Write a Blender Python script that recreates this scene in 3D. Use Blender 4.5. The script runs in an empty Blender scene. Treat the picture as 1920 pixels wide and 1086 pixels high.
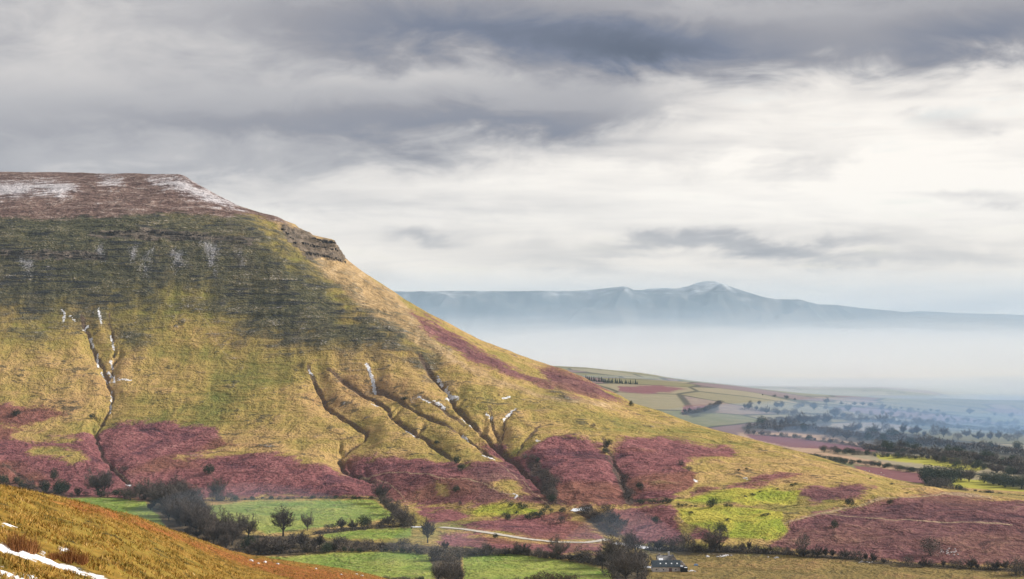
import bpy, math, random
import numpy as np
from mathutils import Vector

# ------------------------------------------------------------------ camera, world, sun, exposure
F = 3400.0            # focal length in photo pixels (photo is 1920 wide)
HR = 600.0            # photo row of the true horizon
S = bpy.context.scene
col = S.collection
cam_d = bpy.data.cameras.new('camera'); cam = bpy.data.objects.new('camera', cam_d); col.objects.link(cam)
cam.location = (0, 0, 0); cam.rotation_euler = (math.radians(90), 0, 0)
cam_d.sensor_width = 36.0; cam_d.sensor_fit = 'HORIZONTAL'; cam_d.lens = 36.0 * F / 1920.0
cam_d.shift_y = (HR - 543.0) / 1920.0
cam_d.clip_start = 0.5; cam_d.clip_end = 120000
S.camera = cam
SUN_EL, SUN_AZ = 31.0, 82.0          # azimuth clockwise from the viewing direction (to the right)
SUN_STRENGTH = 4.2
sun_d = bpy.data.lights.new('sun', 'SUN'); sun_d.energy = SUN_STRENGTH; sun_d.angle = math.radians(12)
sun_d.color = (1.0, 0.95, 0.87)
sun = bpy.data.objects.new('sun', sun_d); col.objects.link(sun)
_e, _a = math.radians(SUN_EL), math.radians(SUN_AZ)
_dir = Vector((math.sin(_a) * math.cos(_e), math.cos(_a) * math.cos(_e), math.sin(_e)))
sun.rotation_euler = _dir.to_track_quat('Z', 'Y').to_euler()
S.view_settings.view_transform = 'Standard'; S.view_settings.look = 'None'
S.view_settings.exposure = 0.53; S.view_settings.gamma = 1.0; S.view_settings.use_curve_mapping = False
S.cycles.use_denoising = True
S.cycles.max_bounces = 7; S.cycles.diffuse_bounces = 2; S.cycles.glossy_bounces = 1
S.cycles.transparent_max_bounces = 64; S.cycles.volume_bounces = 5


# ------------------------------------------------------------------ node expression helper
class G:
    def __init__(s, tree): s.t = tree
    def n(s, kind): return s.t.nodes.new(kind)
    def link(s, v, sock):
        if isinstance(v, E): s.t.links.new(v.s, sock)
        elif v is not None:
            if hasattr(sock.default_value, '__len__') and not hasattr(v, '__len__'): v = (v,) * len(sock.default_value)
            if hasattr(sock.default_value, '__len__') and len(sock.default_value) == 4 and len(v) == 3: v = tuple(v) + (1,)
            sock.default_value = v
    def m(s, op, a, b=None, c=None, clamp=False):
        nd = s.n('ShaderNodeMath'); nd.operation = op; nd.use_clamp = clamp
        for i, v in enumerate((a, b, c)):
            if v is not None: s.link(v, nd.inputs[i])
        return E(s, nd.outputs[0])
    def noise(s, vec, scale, detail=4, rough=0.55, dist=0.0, color=False):
        nd = s.n('ShaderNodeTexNoise'); s.link(vec, nd.inputs['Vector'])
        nd.inputs['Scale'].default_value = scale; nd.inputs['Detail'].default_value = detail
        nd.inputs['Roughness'].default_value = rough; nd.inputs['Distortion'].default_value = dist
        return E(s, nd.outputs['Color' if color else 'Fac'])
    def vec(s, x, y, z):
        nd = s.n('ShaderNodeCombineXYZ')
        for i, v in enumerate((x, y, z)): s.link(v, nd.inputs[i])
        return E(s, nd.outputs[0])
    def sep(s, v):
        nd = s.n('ShaderNodeSeparateXYZ'); s.link(v, nd.inputs[0]); return [E(s, o) for o in nd.outputs]
    def vmul(s, v, k):
        nd = s.n('ShaderNodeVectorMath'); nd.operation = 'MULTIPLY'; s.link(v, nd.inputs[0]); s.link(k, nd.inputs[1]); return E(s, nd.outputs[0])
    def smooth(s, x, lo, hi, a=0.0, b=1.0):
        nd = s.n('ShaderNodeMapRange'); nd.interpolation_type = 'SMOOTHSTEP'
        for k, v in (('Value', x), ('From Min', lo), ('From Max', hi), ('To Min', a), ('To Max', b)): s.link(v, nd.inputs[k])
        return E(s, nd.outputs[0])
    def lin(s, x, lo, hi, a=0.0, b=1.0):
        nd = s.n('ShaderNodeMapRange')
        for k, v in (('Value', x), ('From Min', lo), ('From Max', hi), ('To Min', a), ('To Max', b)): s.link(v, nd.inputs[k])
        return E(s, nd.outputs[0])
    def mix(s, f, a, b):
        nd = s.n('ShaderNodeMix'); nd.data_type = 'RGBA'
        s.link(f, nd.inputs[0]); s.link(a, nd.inputs[6]); s.link(b, nd.inputs[7]); return E(s, nd.outputs[2])
    def ramp(s, f, stops):
        nd = s.n('ShaderNodeValToRGB'); s.link(f, nd.inputs[0]); r = nd.color_ramp
        while len(r.elements) < len(stops): r.elements.new(0.5)
        for e, (p, c) in zip(r.elements, stops): e.position = p; e.color = tuple(c) + (1,)
        return E(s, nd.outputs[0])
    def attr(s, name):
        nd = s.n('ShaderNodeAttribute'); nd.attribute_name = name; return E(s, nd.outputs['Fac'])
    def curve(s, x, pts):
        nd = s.n('ShaderNodeFloatCurve'); s.link(x, nd.inputs['Value']); c = nd.mapping.curves[0]
        while len(c.points) < len(pts): c.points.new(0.5, 0.5)
        for p, q in zip(c.points, pts): p.location = q; p.handle_type = 'AUTO'
        nd.mapping.update(); return E(s, nd.outputs[0])
class E:
    def __init__(s, g, sock): s.g = g; s.s = sock
    def __add__(s, o): return s.g.m('ADD', s, o)
    __radd__ = __add__
    def __sub__(s, o): return s.g.m('SUBTRACT', s, o)
    def __rsub__(s, o): return s.g.m('SUBTRACT', o, s)
    def __mul__(s, o): return s.g.m('MULTIPLY', s, o)
    __rmul__ = __mul__
    def __truediv__(s, o): return s.g.m('DIVIDE', s, o)
    def clamp(s): return s.g.m('ADD', s, 0.0, clamp=True)


# ------------------------------------------------------------------ world: overcast, layered winter cloud over a Nishita sky
W = bpy.data.worlds.new('World'); S.world = W; W.use_nodes = True
wt = W.node_tree; wt.nodes.clear(); g = G(wt)
tc = g.n('ShaderNodeTexCoord'); D = E(g, tc.outputs['Generated'])
dx, dy, dz = g.sep(D)
sky = g.n('ShaderNodeTexSky'); sky.sky_type = 'NISHITA'; sky.sun_disc = False
sky.sun_elevation = _e; sky.sun_rotation = _a
az = g.m('ARCTAN2', dx, dy); el = g.m('ARCSINE', dz)
U = az * F + 960.0                 # bearing and height of a cloud, in the same units as the photo
R = 600.0 - el * F
sv = g.vmul(D, (1.0, 1.0, 3.4))
n_big = g.noise(sv, 5.0, 2, 0.5)
W.cycles.sampling_method = 'MANUAL'; W.cycles.sample_map_resolution = 256
n_mid = g.noise(g.vmul(D, (1.0, 1.0, 2.6)), 15.0, 5, 0.58, 0.6)
n_fin = g.noise(g.vmul(D, (1.0, 1.0, 2.2)), 38.0, 4, 0.55, 0.6)
n_str = g.noise(g.vmul(D, (1.0, 1.0, 9.0)), 11.0, 4, 0.55, 0.4)
Rw = R + (n_mid - 0.5) * 150.0 + (n_fin - 0.5) * 36.0 + (n_big - 0.5) * 60.0
Uw = U + (n_big - 0.5) * 500.0 + (n_mid - 0.5) * 250.0
edge = g.curve(g.lin(U, -400, 2320), [(0, .40), (.15, .395), (.27, .40), (.36, .375), (.45, .33), (.53, .295), (.59, .255), (.65, .20), (.72, .165), (.78, .16), (.86, .18), (1, .18)]) * 1000.0
band = g.smooth(Rw, edge + 40.0, edge - 80.0)          # 1 inside the grey deck
def blob(cx, cy, rx, ry):
    a = (Uw - cx) / rx; b = (Rw - cy) / ry
    return g.m('EXPONENT', (a * a + b * b) * -1.0)
low = g.lin(R, 620, 300, 0.84, 0.93) + (n_str - 0.5) * 0.40 + (n_mid - 0.5) * 0.10 - 0.01
for c in ((1330, 285, 300, 32, .18), (1400, 470, 330, 22, .30), (830, 445, 70, 16, .18), (740, 385, 260, 22, .10),
          (1780, 245, 90, 22, .20), (1790, 378, 70, 12, .14), (1150, 500, 200, 14, .10), (1650, 555, 400, 14, .04)):
    low = low - blob(*c[:4]) * c[4]
low = low + blob(1600, 330, 360, 80) * .14 + blob(560, 320, 220, 26) * .08
deck = 0.57 + (n_mid - 0.5) * 0.30 + (n_fin - 0.5) * 0.10 + (n_big - 0.5) * 0.22
deck = deck - blob(920, 60, 440, 44) * .36 - blob(1190, 95, 200, 36) * .36 - blob(1850, 100, 200, 56) * .30 - blob(1560, 120, 220, 30) * .14
deck = deck - blob(1000, 235, 380, 30) * .22 - blob(450, 235, 420, 36) * .12
deck = deck + blob(60, 100, 520, 130) * .15 + blob(1330, 30, 260, 22) * .10 + blob(1400, 175, 200, 34) * .10 + blob(820, 150, 300, 30) * .09
val = low + (deck - low) * band
glow = g.smooth(R, 380, 560)
cloud = g.ramp(val, [(0.0, (.07, .083, .12)), (.25, (.125, .14, .19)), (.47, (.225, .222, .245)), (.62, (.335, .325, .335)), (.80, (.55, .52, .495)), (1.0, (.74, .695, .64))])
gap = g.smooth(n_str + (n_fin - 0.5) * 0.3, .56, .78) * 0.22
nish = g.vmul(E(g, sky.outputs[0]), (.09, .09, .09))
final = g.mix(gap * (1.0 - band), cloud, nish)
final = g.mix(glow * .75, final, g.vmul(final, (1.20, 1.09, .95)))
bg = g.n('ShaderNodeBackground'); g.link(final, bg.inputs[0]); bg.inputs[1].default_value = 1.0
wo = g.n('ShaderNodeOutputWorld'); wt.links.new(bg.outputs[0], wo.inputs[0])

# ------------------------------------------------------------------ numeric helpers
rng = np.random.default_rng(7); random.seed(7)
def _hash(ix, iy, seed):
    h = (ix.astype(np.int64) * 374761393 + iy.astype(np.int64) * 668265263 + seed * 974634777) & 0xFFFFFFFF
    h = ((h ^ (h >> 13)) * 1274126177) & 0xFFFFFFFF
    return (h ^ (h >> 16)) & 0xFFFFFFFF
def perlin(x, y, seed=0):
    ix = np.floor(x); iy = np.floor(y); fx = x - ix; fy = y - iy
    u = fx * fx * fx * (fx * (fx * 6 - 15) + 10); v = fy * fy * fy * (fy * (fy * 6 - 15) + 10)
    def gr(ox, oy):
        a = _hash(ix + ox, iy + oy, seed) * (2 * math.pi / 4294967296.0)
        return np.cos(a) * (fx - ox) + np.sin(a) * (fy - oy)
    a = gr(0, 0) * (1 - u) + gr(1, 0) * u; b = gr(0, 1) * (1 - u) + gr(1, 1) * u
    return (a * (1 - v) + b * v) * 1.4
def fbm(x, y, oct=4, seed=0, gain=.5):
    s = 0; a = 1.0
    for i in range(oct): s = s + a * perlin(x * 2 ** i, y * 2 ** i, seed + i); a *= gain
    return s
def pchip(xk, yk, x):
    """monotone cubic; yk [..., K], xk [K], x [M] -> [..., M]"""
    xk = np.asarray(xk, float); yk = np.asarray(yk, float); h = np.diff(xk); d = np.diff(yk, axis=-1) / h
    m = np.zeros_like(yk)
    a, b = d[..., :-1], d[..., 1:]
    w1 = 2 * h[1:] + h[:-1]; w2 = h[1:] + 2 * h[:-1]
    with np.errstate(divide='ignore', invalid='ignore'):
        hm = (w1 + w2) / (w1 / a + w2 / b)
    m[..., 1:-1] = np.where(a * b > 0, hm, 0); m[..., 0] = d[..., 0]; m[..., -1] = d[..., -1]
    i = np.clip(np.searchsorted(xk, x, side='right') - 1, 0, len(xk) - 2); t = (x - xk[i]) / h[i]
    return ((2 * t ** 3 - 3 * t ** 2 + 1) * yk[..., i] + (t ** 3 - 2 * t ** 2 + t) * h[i] * m[..., i]
            + (-2 * t ** 3 + 3 * t ** 2) * yk[..., i + 1] + (t ** 3 - t ** 2) * h[i] * m[..., i + 1])
def sdf(px, row, polys, clampd=14.0):
    """signed distance (photo px, + inside) to a union of polygons, clamped, divided by the clamp"""
    out = np.full(px.shape, -clampd)
    for P in polys:
        P = np.asarray(P, float)
        sel = np.where((px > P[:, 0].min() - clampd) & (px < P[:, 0].max() + clampd) & (row > P[:, 1].min() - clampd) & (row < P[:, 1].max() + clampd))
        if len(sel[0]) == 0: continue
        x = px[sel]; y = row[sel]; d = np.full(x.shape, 1e9); ins = np.zeros(x.shape, bool)
        for (x0, y0), (x1, y1) in zip(P, np.roll(P, -1, 0)):
            ex, ey = x1 - x0, y1 - y0; L = ex * ex + ey * ey + 1e-9
            t = np.clip(((x - x0) * ex + (y - y0) * ey) / L, 0, 1)
            d = np.minimum(d, (x - x0 - t * ex) ** 2 + (y - y0 - t * ey) ** 2)
            if y0 != y1:
                ins ^= ((y0 > y) != (y1 > y)) & (x < (x1 - x0) * (y - y0) / (y1 - y0) + x0)
        d = np.sqrt(d); out[sel] = np.maximum(out[sel], np.where(ins, d, -d))
    return np.clip(out, -clampd, clampd) / clampd
def strokes(px, row, lines, reach=14.0):
    """1 on the line .. 0 at its own width; each line is (width, [(x, y), ...])"""
    out = np.zeros(px.shape)
    for w, P in lines:
        P = np.asarray(P, float)
        wm = w.max() if hasattr(w, 'shape') else w
        sel = np.where((px > P[:, 0].min() - wm * 2) & (px < P[:, 0].max() + wm * 2) & (row > P[:, 1].min() - wm * 2) & (row < P[:, 1].max() + wm * 2))
        if len(sel[0]) == 0: continue
        x = px[sel]; y = row[sel]; d = np.full(x.shape, 1e9)
        for (x0, y0), (x1, y1) in zip(P[:-1], P[1:]):
            ex, ey = x1 - x0, y1 - y0; L = ex * ex + ey * ey + 1e-9
            t = np.clip(((x - x0) * ex + (y - y0) * ey) / L, 0, 1)
            d = np.minimum(d, (x - x0 - t * ex) ** 2 + (y - y0 - t * ey) ** 2)
        ww = w[sel] if hasattr(w, 'shape') else w
        out[sel] = np.maximum(out[sel], np.clip(1 - np.sqrt(d) / ww, 0, 1))
    return out
def mesh_np(name, verts, faces, mats=(), smooth=True, attrs=None, matidx=None):
    me = bpy.data.meshes.new(name); v = np.asarray(verts, np.float32); f = np.asarray(faces, np.int32); k = f.shape[1]
    me.vertices.add(len(v)); me.vertices.foreach_set('co', v.ravel())
    me.loops.add(f.size); me.loops.foreach_set('vertex_index', f.ravel())
    me.polygons.add(len(f)); me.polygons.foreach_set('loop_start', np.arange(0, f.size, k, dtype=np.int32))
    if matidx is not None: me.polygons.foreach_set('material_index', np.asarray(matidx, np.int32))
    me.update(calc_edges=True)
    me.polygons.foreach_set('use_smooth', np.full(len(f), smooth))
    for a, x in (attrs or {}).items():
        at = me.attributes.new(a, 'FLOAT', 'POINT'); at.data.foreach_set('value', np.asarray(x, np.float32).ravel())
    for m_ in mats: me.materials.append(m_)
    me.validate(); return me
def put(name, me, parent=None, **props):
    o = bpy.data.objects.new(name, me); col.objects.link(o)
    if parent is not None: o.parent = parent
    for k, v in props.items(): o[k] = v
    return o
def grid_faces(nc, nt):
    i = np.arange(nc - 1)[:, None] * nt + np.arange(nt - 1)[None, :]
    return np.stack([i, i + nt, i + nt + 1, i + 1], -1).reshape(-1, 4)
class Sheet:
    """a terrain height field sampled on bearings (columns) and distances"""
    def __init__(s, px, Y, Z):
        s.px = px; s.Y = Y; s.Z = Z; s.PX = np.repeat(px[:, None], Y.shape[1], 1)
        s.row0 = HR - F * Z / Y
    def X(s): return (s.PX - 960.0) / F * s.Y
    def verts(s): return np.stack([s.X(), s.Y, s.Z], -1).reshape(-1, 3)
    def pick(s, px, row):
        """the point of the ground seen at photo pixel (px, row)"""
        c = (px - s.px[0]) / (s.px[1] - s.px[0]); i = int(np.clip(math.floor(c), 0, len(s.px) - 2)); f = c - i
        Y = s.Y[i] * (1 - f) + s.Y[i + 1] * f; Z = s.Z[i] * (1 - f) + s.Z[i + 1] * f; r = HR - F * Z / Y
        below = np.where(r[:-1] >= row)[0]; hit = [k for k in below if r[k + 1] <= row]
        if hit: k = hit[0]; t = (r[k] - row) / max(r[k] - r[k + 1], 1e-6)
        else: k = int(np.argmin(r)); k = min(k, len(r) - 2); t = 0.0
        y = Y[k] + t * (Y[k + 1] - Y[k]); z = Z[k] + t * (Z[k + 1] - Z[k])
        return Vector(((px - 960.0) / F * y, y, z))
    def height(s, x, y):
        px = 960.0 + F * x / y; c = (px - s.px[0]) / (s.px[1] - s.px[0]); i = int(np.clip(math.floor(c), 0, len(s.px) - 2)); f = c - i
        return float(np.interp(y, s.Y[i], s.Z[i]) * (1 - f) + np.interp(y, s.Y[i + 1], s.Z[i + 1]) * f)

# ------------------------------------------------------------------ hill sheet (valley floor, scarp, plateau and long spur)
ROWZ = lambda r, y: (HR - r) / F * y
HC = {  # photo column: (row, distance) up the slope, then the skyline distance
 -200: ((926, 1290), (860, 1375), (790, 1460), (690, 1540), (590, 1610), (440, 1710), (392, 1770), 2100),
 0:    ((926, 1285), (860, 1370), (795, 1450), (695, 1530), (590, 1605), (430, 1702), (388, 1765), 2040),
 200:  ((930, 1268), (860, 1368), (795, 1448), (695, 1530), (590, 1605), (425, 1702), (386, 1765), 1990),
 400:  ((938, 1240), (862, 1355), (795, 1438), (695, 1523), (590, 1600), (430, 1705), (396, 1755), 1890),
 520:  ((940, 1230), (880, 1310), (810, 1405), (720, 1490), (620, 1570), (470, 1680), (438, 1730), 1830),
 620:  ((942, 1222), (885, 1295), (830, 1370), (750, 1455), (660, 1530), (545, 1635), (505, 1690), 1790),
 700:  ((945, 1212), (885, 1290), (840, 1345), (770, 1425), (690, 1500), (592, 1590), (555, 1665), 1770),
 800:  ((956, 1178), (890, 1255), (845, 1315), (785, 1390), (715, 1465), (645, 1545), (605, 1640), 1750),
 900:  ((975, 1118), (915, 1195), (865, 1265), (810, 1340), (750, 1420), (690, 1505), (655, 1610), 1730),
 1000: ((985, 1086), (920, 1170), (865, 1250), (815, 1320), (770, 1400), (728, 1475), (700, 1580), 1690),
 1100: ((995, 1060), (935, 1135), (885, 1205), (840, 1275), (795, 1355), (755, 1450), (735, 1540), 1630),
 1190: ((1006, 1032), (940, 1120), (895, 1180), (855, 1250), (820, 1330), (785, 1430), (770, 1500), 1570),
 1300: ((1028, 978), (960, 1065), (920, 1125), (885, 1190), (850, 1270), (820, 1360), (805, 1420), 1480),
 1400: ((1038, 955), (970, 1045), (935, 1095), (905, 1150), (870, 1230), (845, 1310), (832, 1360), 1410),
 1550: ((1048, 932), (985, 1010), (955, 1055), (930, 1100), (900, 1165), (880, 1220), (870, 1265), 1310),
 1700: ((1056, 916), (1000, 980), (970, 1025), (945, 1070), (925, 1120), (915, 1160), (909, 1195), 1230),
 1920: ((1065, 898), (1015, 955), (990, 995), (970, 1030), (955, 1065), (945, 1100), (940, 1125), 1150),
 2120: ((1070, 889), (1020, 945), (1000, 980), (985, 1010), (970, 1040), (962, 1070), (957, 1095), 1120)}
SKY = [(-200, 322), (0, 323), (100, 324), (240, 326), (335, 327), (347, 331), (370, 346), (400, 363), (440, 382), (480, 396), (520, 408), (555, 424),
       (580, 438), (605, 446), (626, 450), (633, 461), (639, 470), (652, 488), (680, 508), (720, 534), (760, 562), (800, 586), (850, 612), (900, 636), (950, 656),
       (1000, 675), (1060, 694), (1090, 706), (1130, 727), (1165, 743), (1190, 757), (1240, 772), (1300, 795), (1350, 809), (1400, 822), (1450, 835), (1500, 848), (1550, 862),
       (1600, 878), (1640, 890), (1700, 906), (1760, 918), (1840, 928), (1920, 937), (2120, 953)]
cpx = np.array(sorted(HC)); hpx = np.arange(-200, 2121, 2.0)
kr = []; ky = []
for p in cpx:
    pts = HC[p]; sr = np.interp(p, *zip(*SKY))
    kr.append([q[0] for q in pts[:-1]] + [sr]); ky.append([q[1] for q in pts[:-1]] + [pts[-1]])
kr = pchip(cpx, np.array(kr).T, hpx).T; ky = pchip(cpx, np.array(ky).T, hpx).T
kr[:, -1] = np.interp(hpx, *zip(*SKY))
kz = (HR - kr) / F * ky
n = len(hpx); one = np.ones((n, 1))
skyz = kz[:, -1:]; skyy = ky[:, -1:]
leftness = np.clip((520 - hpx) / 160, 0, 1)[:, None]
slope_b = np.where(hpx[:, None] < 1190, 0.36, 0.16)
b1 = skyz + leftness * 1.0 - (1 - leftness) * 60 * slope_b * .55
b2 = skyz + leftness * 2.0 - (1 - leftness) * 200 * slope_b
b3 = np.maximum(-178, skyz + leftness * 1.0 - (1 - leftness) * 700 * slope_b); b3 = np.where(hpx[:, None] > 900, -178, b3)
KZ = np.concatenate([-150 * one, -131 * one, -127.5 * one, -125 * one * 1.0, kz, b1, b2, b3], 1)
KY = np.concatenate([420 * one, 640 * one, 800 * one, 0 * one, ky, skyy + 60, skyy + 200, skyy + 900], 1)
KY[:, 3] = KY[:, 2] + (ky[:, 0] - KY[:, 2]) * .55
seg = [6, 10, 26, 26, 44, 40, 48, 48, 56, 34, 46, 8, 6, 6]
tt = np.concatenate([np.linspace(i, i + 1, s, endpoint=False) for i, s in enumerate(seg)] + [[len(seg)]])
kk = np.arange(KZ.shape[1], dtype=float)
seg = seg[:KZ.shape[1] - 1]
tt = np.concatenate([np.linspace(i, i + 1, s, endpoint=False) for i, s in enumerate(seg)] + [[len(seg)]])
hill = Sheet(hpx, pchip(kk, KY, tt), pchip(kk, KZ, tt))
hill.Z[:, :] = hill.Z
PX, ROW = hill.PX, hill.row0.copy()
TT = np.repeat(tt[None, :], n, 0)
face = np.clip((TT - 4) / 1.0, 0, 1) * np.clip((11.4 - TT), 0, 1)          # on the slope
GUL = [(9, 5.5, [(150, 588), (168, 630), (184, 670), (200, 700), (210, 740), (205, 770), (186, 792), (180, 810), (190, 850), (216, 875), (240, 905)]),
       (7, 3.0, [(205, 585), (212, 650), (212, 692), (203, 705)]),
       (11, 8.5, [(578, 684), (595, 720), (606, 745), (640, 775), (692, 802), (686, 815), (650, 833), (634, 846), (645, 868), (690, 888), (702, 905)]),
       (11, 7.0, [(615, 690), (650, 708), (680, 727), (722, 754), (735, 775), (760, 795), (800, 820), (832, 842), (852, 864)]),
       (10, 6.0, [(688, 684), (705, 720), (750, 745), (790, 772), (850, 800), (882, 818), (922, 850)]),
       (13, 9.0, [(784, 664), (812, 692), (838, 724), (850, 752), (880, 783), (910, 808), (940, 834), (972, 862), (1000, 890), (1042, 932)]),
       (7, 5.0, [(966, 770), (946, 788), (937, 812), (940, 832)]), (7, 5.0, [(914, 762), (925, 790), (932, 812), (940, 832)]),
       (8, 5.0, [(1010, 795), (1000, 812), (985, 822), (972, 845)]),
       (10, 4.5, [(1130, 826), (1150, 860), (1166, 892), (1178, 925), (1182, 945)]),
       (7, 3.0, [(785, 740), (830, 760), (870, 790)]), (8, 3.0, [(0, 868), (18, 872), (34, 885), (60, 905)]),
       (9, 4.0, [(1065, 955), (1100, 962), (1140, 985), (1165, 1010)])]
wob = fbm(hill.X() / 20, hill.Y / 20, 4, 5, .6) * 5.5
gully = np.zeros_like(PX); Xg, Yg = hill.X(), hill.Y
def ends(P):
    a = np.asarray(P[0], float); b = np.asarray(P[-1], float); L = 34.0
    return np.clip(np.hypot(PX - a[0], ROW - a[1]) / L, .15, 1) * np.clip(np.hypot(PX - b[0], ROW - b[1]) / L, .15, 1)
for w, dep, P in GUL:
    fold = strokes(PX + wob * .5, ROW + wob * .2, [(w * 3.4, P)]); core = strokes(PX + wob, ROW + wob * .4, [(w * (.48 + .35 * fbm(Xg / 30, Yg / 30, 3, int(w))), P)])
    hill.Z -= dep * ends(P) * (.50 * fold * fold * (3 - 2 * fold) + .34 * core)
    gully = np.maximum(gully, np.maximum(core, .9 * strokes(PX + wob - 3, ROW + wob * .4 + 1.5, [(w * .55, P)])))  # second stroke, shifted right, paints the shaded right bank dark
for i_ in range(26):        # small side runnels that feed the gullies
    w, dep, P = GUL[i_ % 6]; k_ = rng.integers(1, len(P) - 1); q_ = np.array(P[k_], float) + (np.array(P[k_ + 1]) - P[k_]) * rng.random() if k_ + 1 < len(P) else np.array(P[k_], float)
    sd_ = 1 if i_ % 2 else -1; e_ = q_ + np.array([sd_ * rng.uniform(10, 24), -rng.uniform(14, 30)]); mid_ = (q_ + e_) / 2 + rng.normal(0, 3, 2)
    pr_ = strokes(PX + wob, ROW + wob * .4, [(rng.uniform(4, 7), [tuple(e_), tuple(mid_), tuple(q_)])]); fade_ = np.clip(np.hypot(PX - e_[0], ROW - e_[1]) / 22, 0, 1)
    hill.Z -= 2.4 * pr_ * fade_; gully = np.maximum(gully, pr_ * .62 * fade_)
Xh, Yh = hill.X(), hill.Y
lumps = fbm(Xh / 85, Yh / 85, 4, 11) * 2.3 + fbm(Xh / 17, Yh / 17, 3, 21) * .75
# shallow downslope ribs and runnels on the steep face, steps in the rock bands
ribs = fbm(PX / 24 + fbm(Xh / 60, Yh / 60, 2, 3) * .5, ROW / 200, 3, 31)
upper = np.clip((ROW - 425) / 30, 0, 1) * np.clip((640 - ROW) / 80, 0, 1) * np.clip((700 - PX) / 160, 0, 1)
hill.Z += face * (lumps + ribs * upper * 0.8 + fbm(PX / 46, ROW / 160, 3, 41) * 0.9 * np.clip((800 - ROW) / 60, 0, 1) * np.clip((ROW - 600) / 60, 0, 1))
hill.Z += (1 - face) * np.clip(TT - 1, 0, 1) * np.clip(7 - TT, 0, 1) * fbm(Xh / 120, Yh / 120, 3, 51) * 1.2
CRAG = [[(520, 418), (560, 428), (600, 446), (630, 450), (655, 486), (640, 492), (600, 484), (575, 486), (560, 470), (538, 450)],
        [(165, 433), (300, 428), (430, 440), (480, 446), (470, 456), (380, 452), (260, 449), (170, 446)],
        [(0, 470), (90, 470), (210, 474), (200, 492), (90, 490), (0, 486)]]
crag = sdf(PX, ROW + fbm(Xh / 14, Yh / 14, 2, 8) * 4, CRAG, 8.0)
st = 4.6; q = hill.Z / st + fbm(Xh / 22, Yh / 22, 2, 9) * .45
step = (np.floor(q) + np.clip((q - np.floor(q) - .5) * 5 + .5, 0, 1) - q) * st
hill.Z += np.clip(crag + .25, 0, 1) * step * .9
ledge = np.clip((ROW - 398) / 14, 0, 1) * np.clip((600 - ROW) / 90, 0, 1) * np.clip((660 - PX) / 160, 0, 1)
q3 = hill.Z / 7.5 + fbm(Xh / 60, Yh / 60, 3, 29) * .9; step3 = (np.floor(q3) + np.clip((q3 - np.floor(q3) - .5) * 3 + .5, 0, 1) - q3) * 7.5
hill.Z += ledge * np.clip(.5 + fbm(Xh / 90, ROW / 40, 2, 33), 0, 1) * step3 * .55
terr = (np.clip((ROW - 560) / 20, 0, 1) * np.clip((668 - ROW) / 20, 0, 1) * np.clip((PX - 420) / 60, 0, 1) * np.clip((800 - PX) / 40, 0, 1))
q2 = hill.Z / 9.0 + fbm(Xh / 130, Yh / 60, 2, 19) * .6
hill.Z += terr * (np.abs(q2 - np.floor(q2) - .5) - .25) * 2.6

BRK = [[(-210, 752), (0, 757), (60, 757), (100, 765), (122, 775), (90, 790), (40, 797), (-210, 792)],
       [(-210, 796), (0, 795), (40, 800), (90, 815), (130, 815), (165, 808), (185, 812), (205, 800), (250, 793), (300, 790), (350, 794), (395, 802), (420, 822),
        (440, 838), (410, 846), (390, 853), (385, 862), (420, 855), (470, 850), (520, 853), (570, 864), (640, 877), (632, 852), (660, 840), (690, 852), (750, 858), (830, 860),
        (850, 862), (880, 868), (910, 862), (935, 850), (895, 822), (930, 816), (970, 848), (1000, 840), (1035, 818), (1080, 822), (1130, 835), (1150, 832), (1190, 823), (1250, 822),
        (1330, 832), (1375, 840), (1390, 850), (1370, 858), (1300, 856), (1285, 865), (1300, 890), (1305, 905), (1290, 920), (1260, 932), (1200, 945), (1140, 950), (1050, 948),
        (1010, 945), (960, 938), (920, 945), (800, 947), (740, 940), (690, 935), (400, 935), (300, 938), (-210, 940)],
       [(830, 985), (900, 975), (960, 970), (1050, 955), (1090, 975), (1130, 998), (1140, 1012), (1100, 1014), (1000, 1007), (900, 996), (830, 988)],
       [(820, 998), (900, 1004), (1000, 1018), (1130, 1024), (1130, 1040), (1000, 1038), (900, 1032), (830, 1026)], [(780, 950), (860, 955), (880, 968), (860, 980), (800, 982)],
       [(1150, 955), (1200, 950), (1265, 955), (1270, 985), (1290, 1010), (1270, 1022), (1180, 1015), (1150, 985)],
       [(1470, 1000), (1480, 985), (1520, 965), (1600, 948), (1690, 935), (1760, 925), (1920, 938), (2130, 950), (2130, 1062), (1920, 1063), (1750, 1058), (1600, 1046), (1500, 1035),
        (1450, 1025), (1455, 1010)],
       [(1375, 905), (1420, 893), (1480, 885), (1502, 890), (1480, 900), (1400, 914), (1360, 914)], [(1490, 925), (1520, 915), (1600, 912), (1645, 918), (1610, 935), (1530, 942)],
       [(1290, 918), (1320, 908), (1340, 912), (1325, 922), (1300, 930)], [(1350, 938), (1400, 930), (1440, 938), (1400, 946), (1360, 946)],
       [(1285, 995), (1330, 993), (1370, 1005), (1360, 1015), (1290, 1012)],
       [(770, 584), (800, 596), (850, 625), (900, 655), (960, 688), (1010, 710), (1045, 724), (1030, 731), (990, 717), (930, 694), (880, 674), (830, 643), (790, 608)],
       [(1005, 692), (1040, 688), (1080, 703), (1130, 728), (1185, 757), (1140, 752), (1080, 742), (1040, 726)]]
YEL = [[(25, 815), (45, 803), (75, 806), (143, 822), (152, 829), (120, 833), (100, 828), (60, 824)], [(47, 845), (60, 838), (110, 842), (150, 849), (160, 862), (135, 868), (108, 860), (60, 853)],
       [(330, 852), (400, 850), (395, 858), (330, 857)], [(915, 905), (960, 900), (990, 925), (960, 930)], [(820, 905), (838, 915), (840, 930), (825, 925)]]
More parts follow.
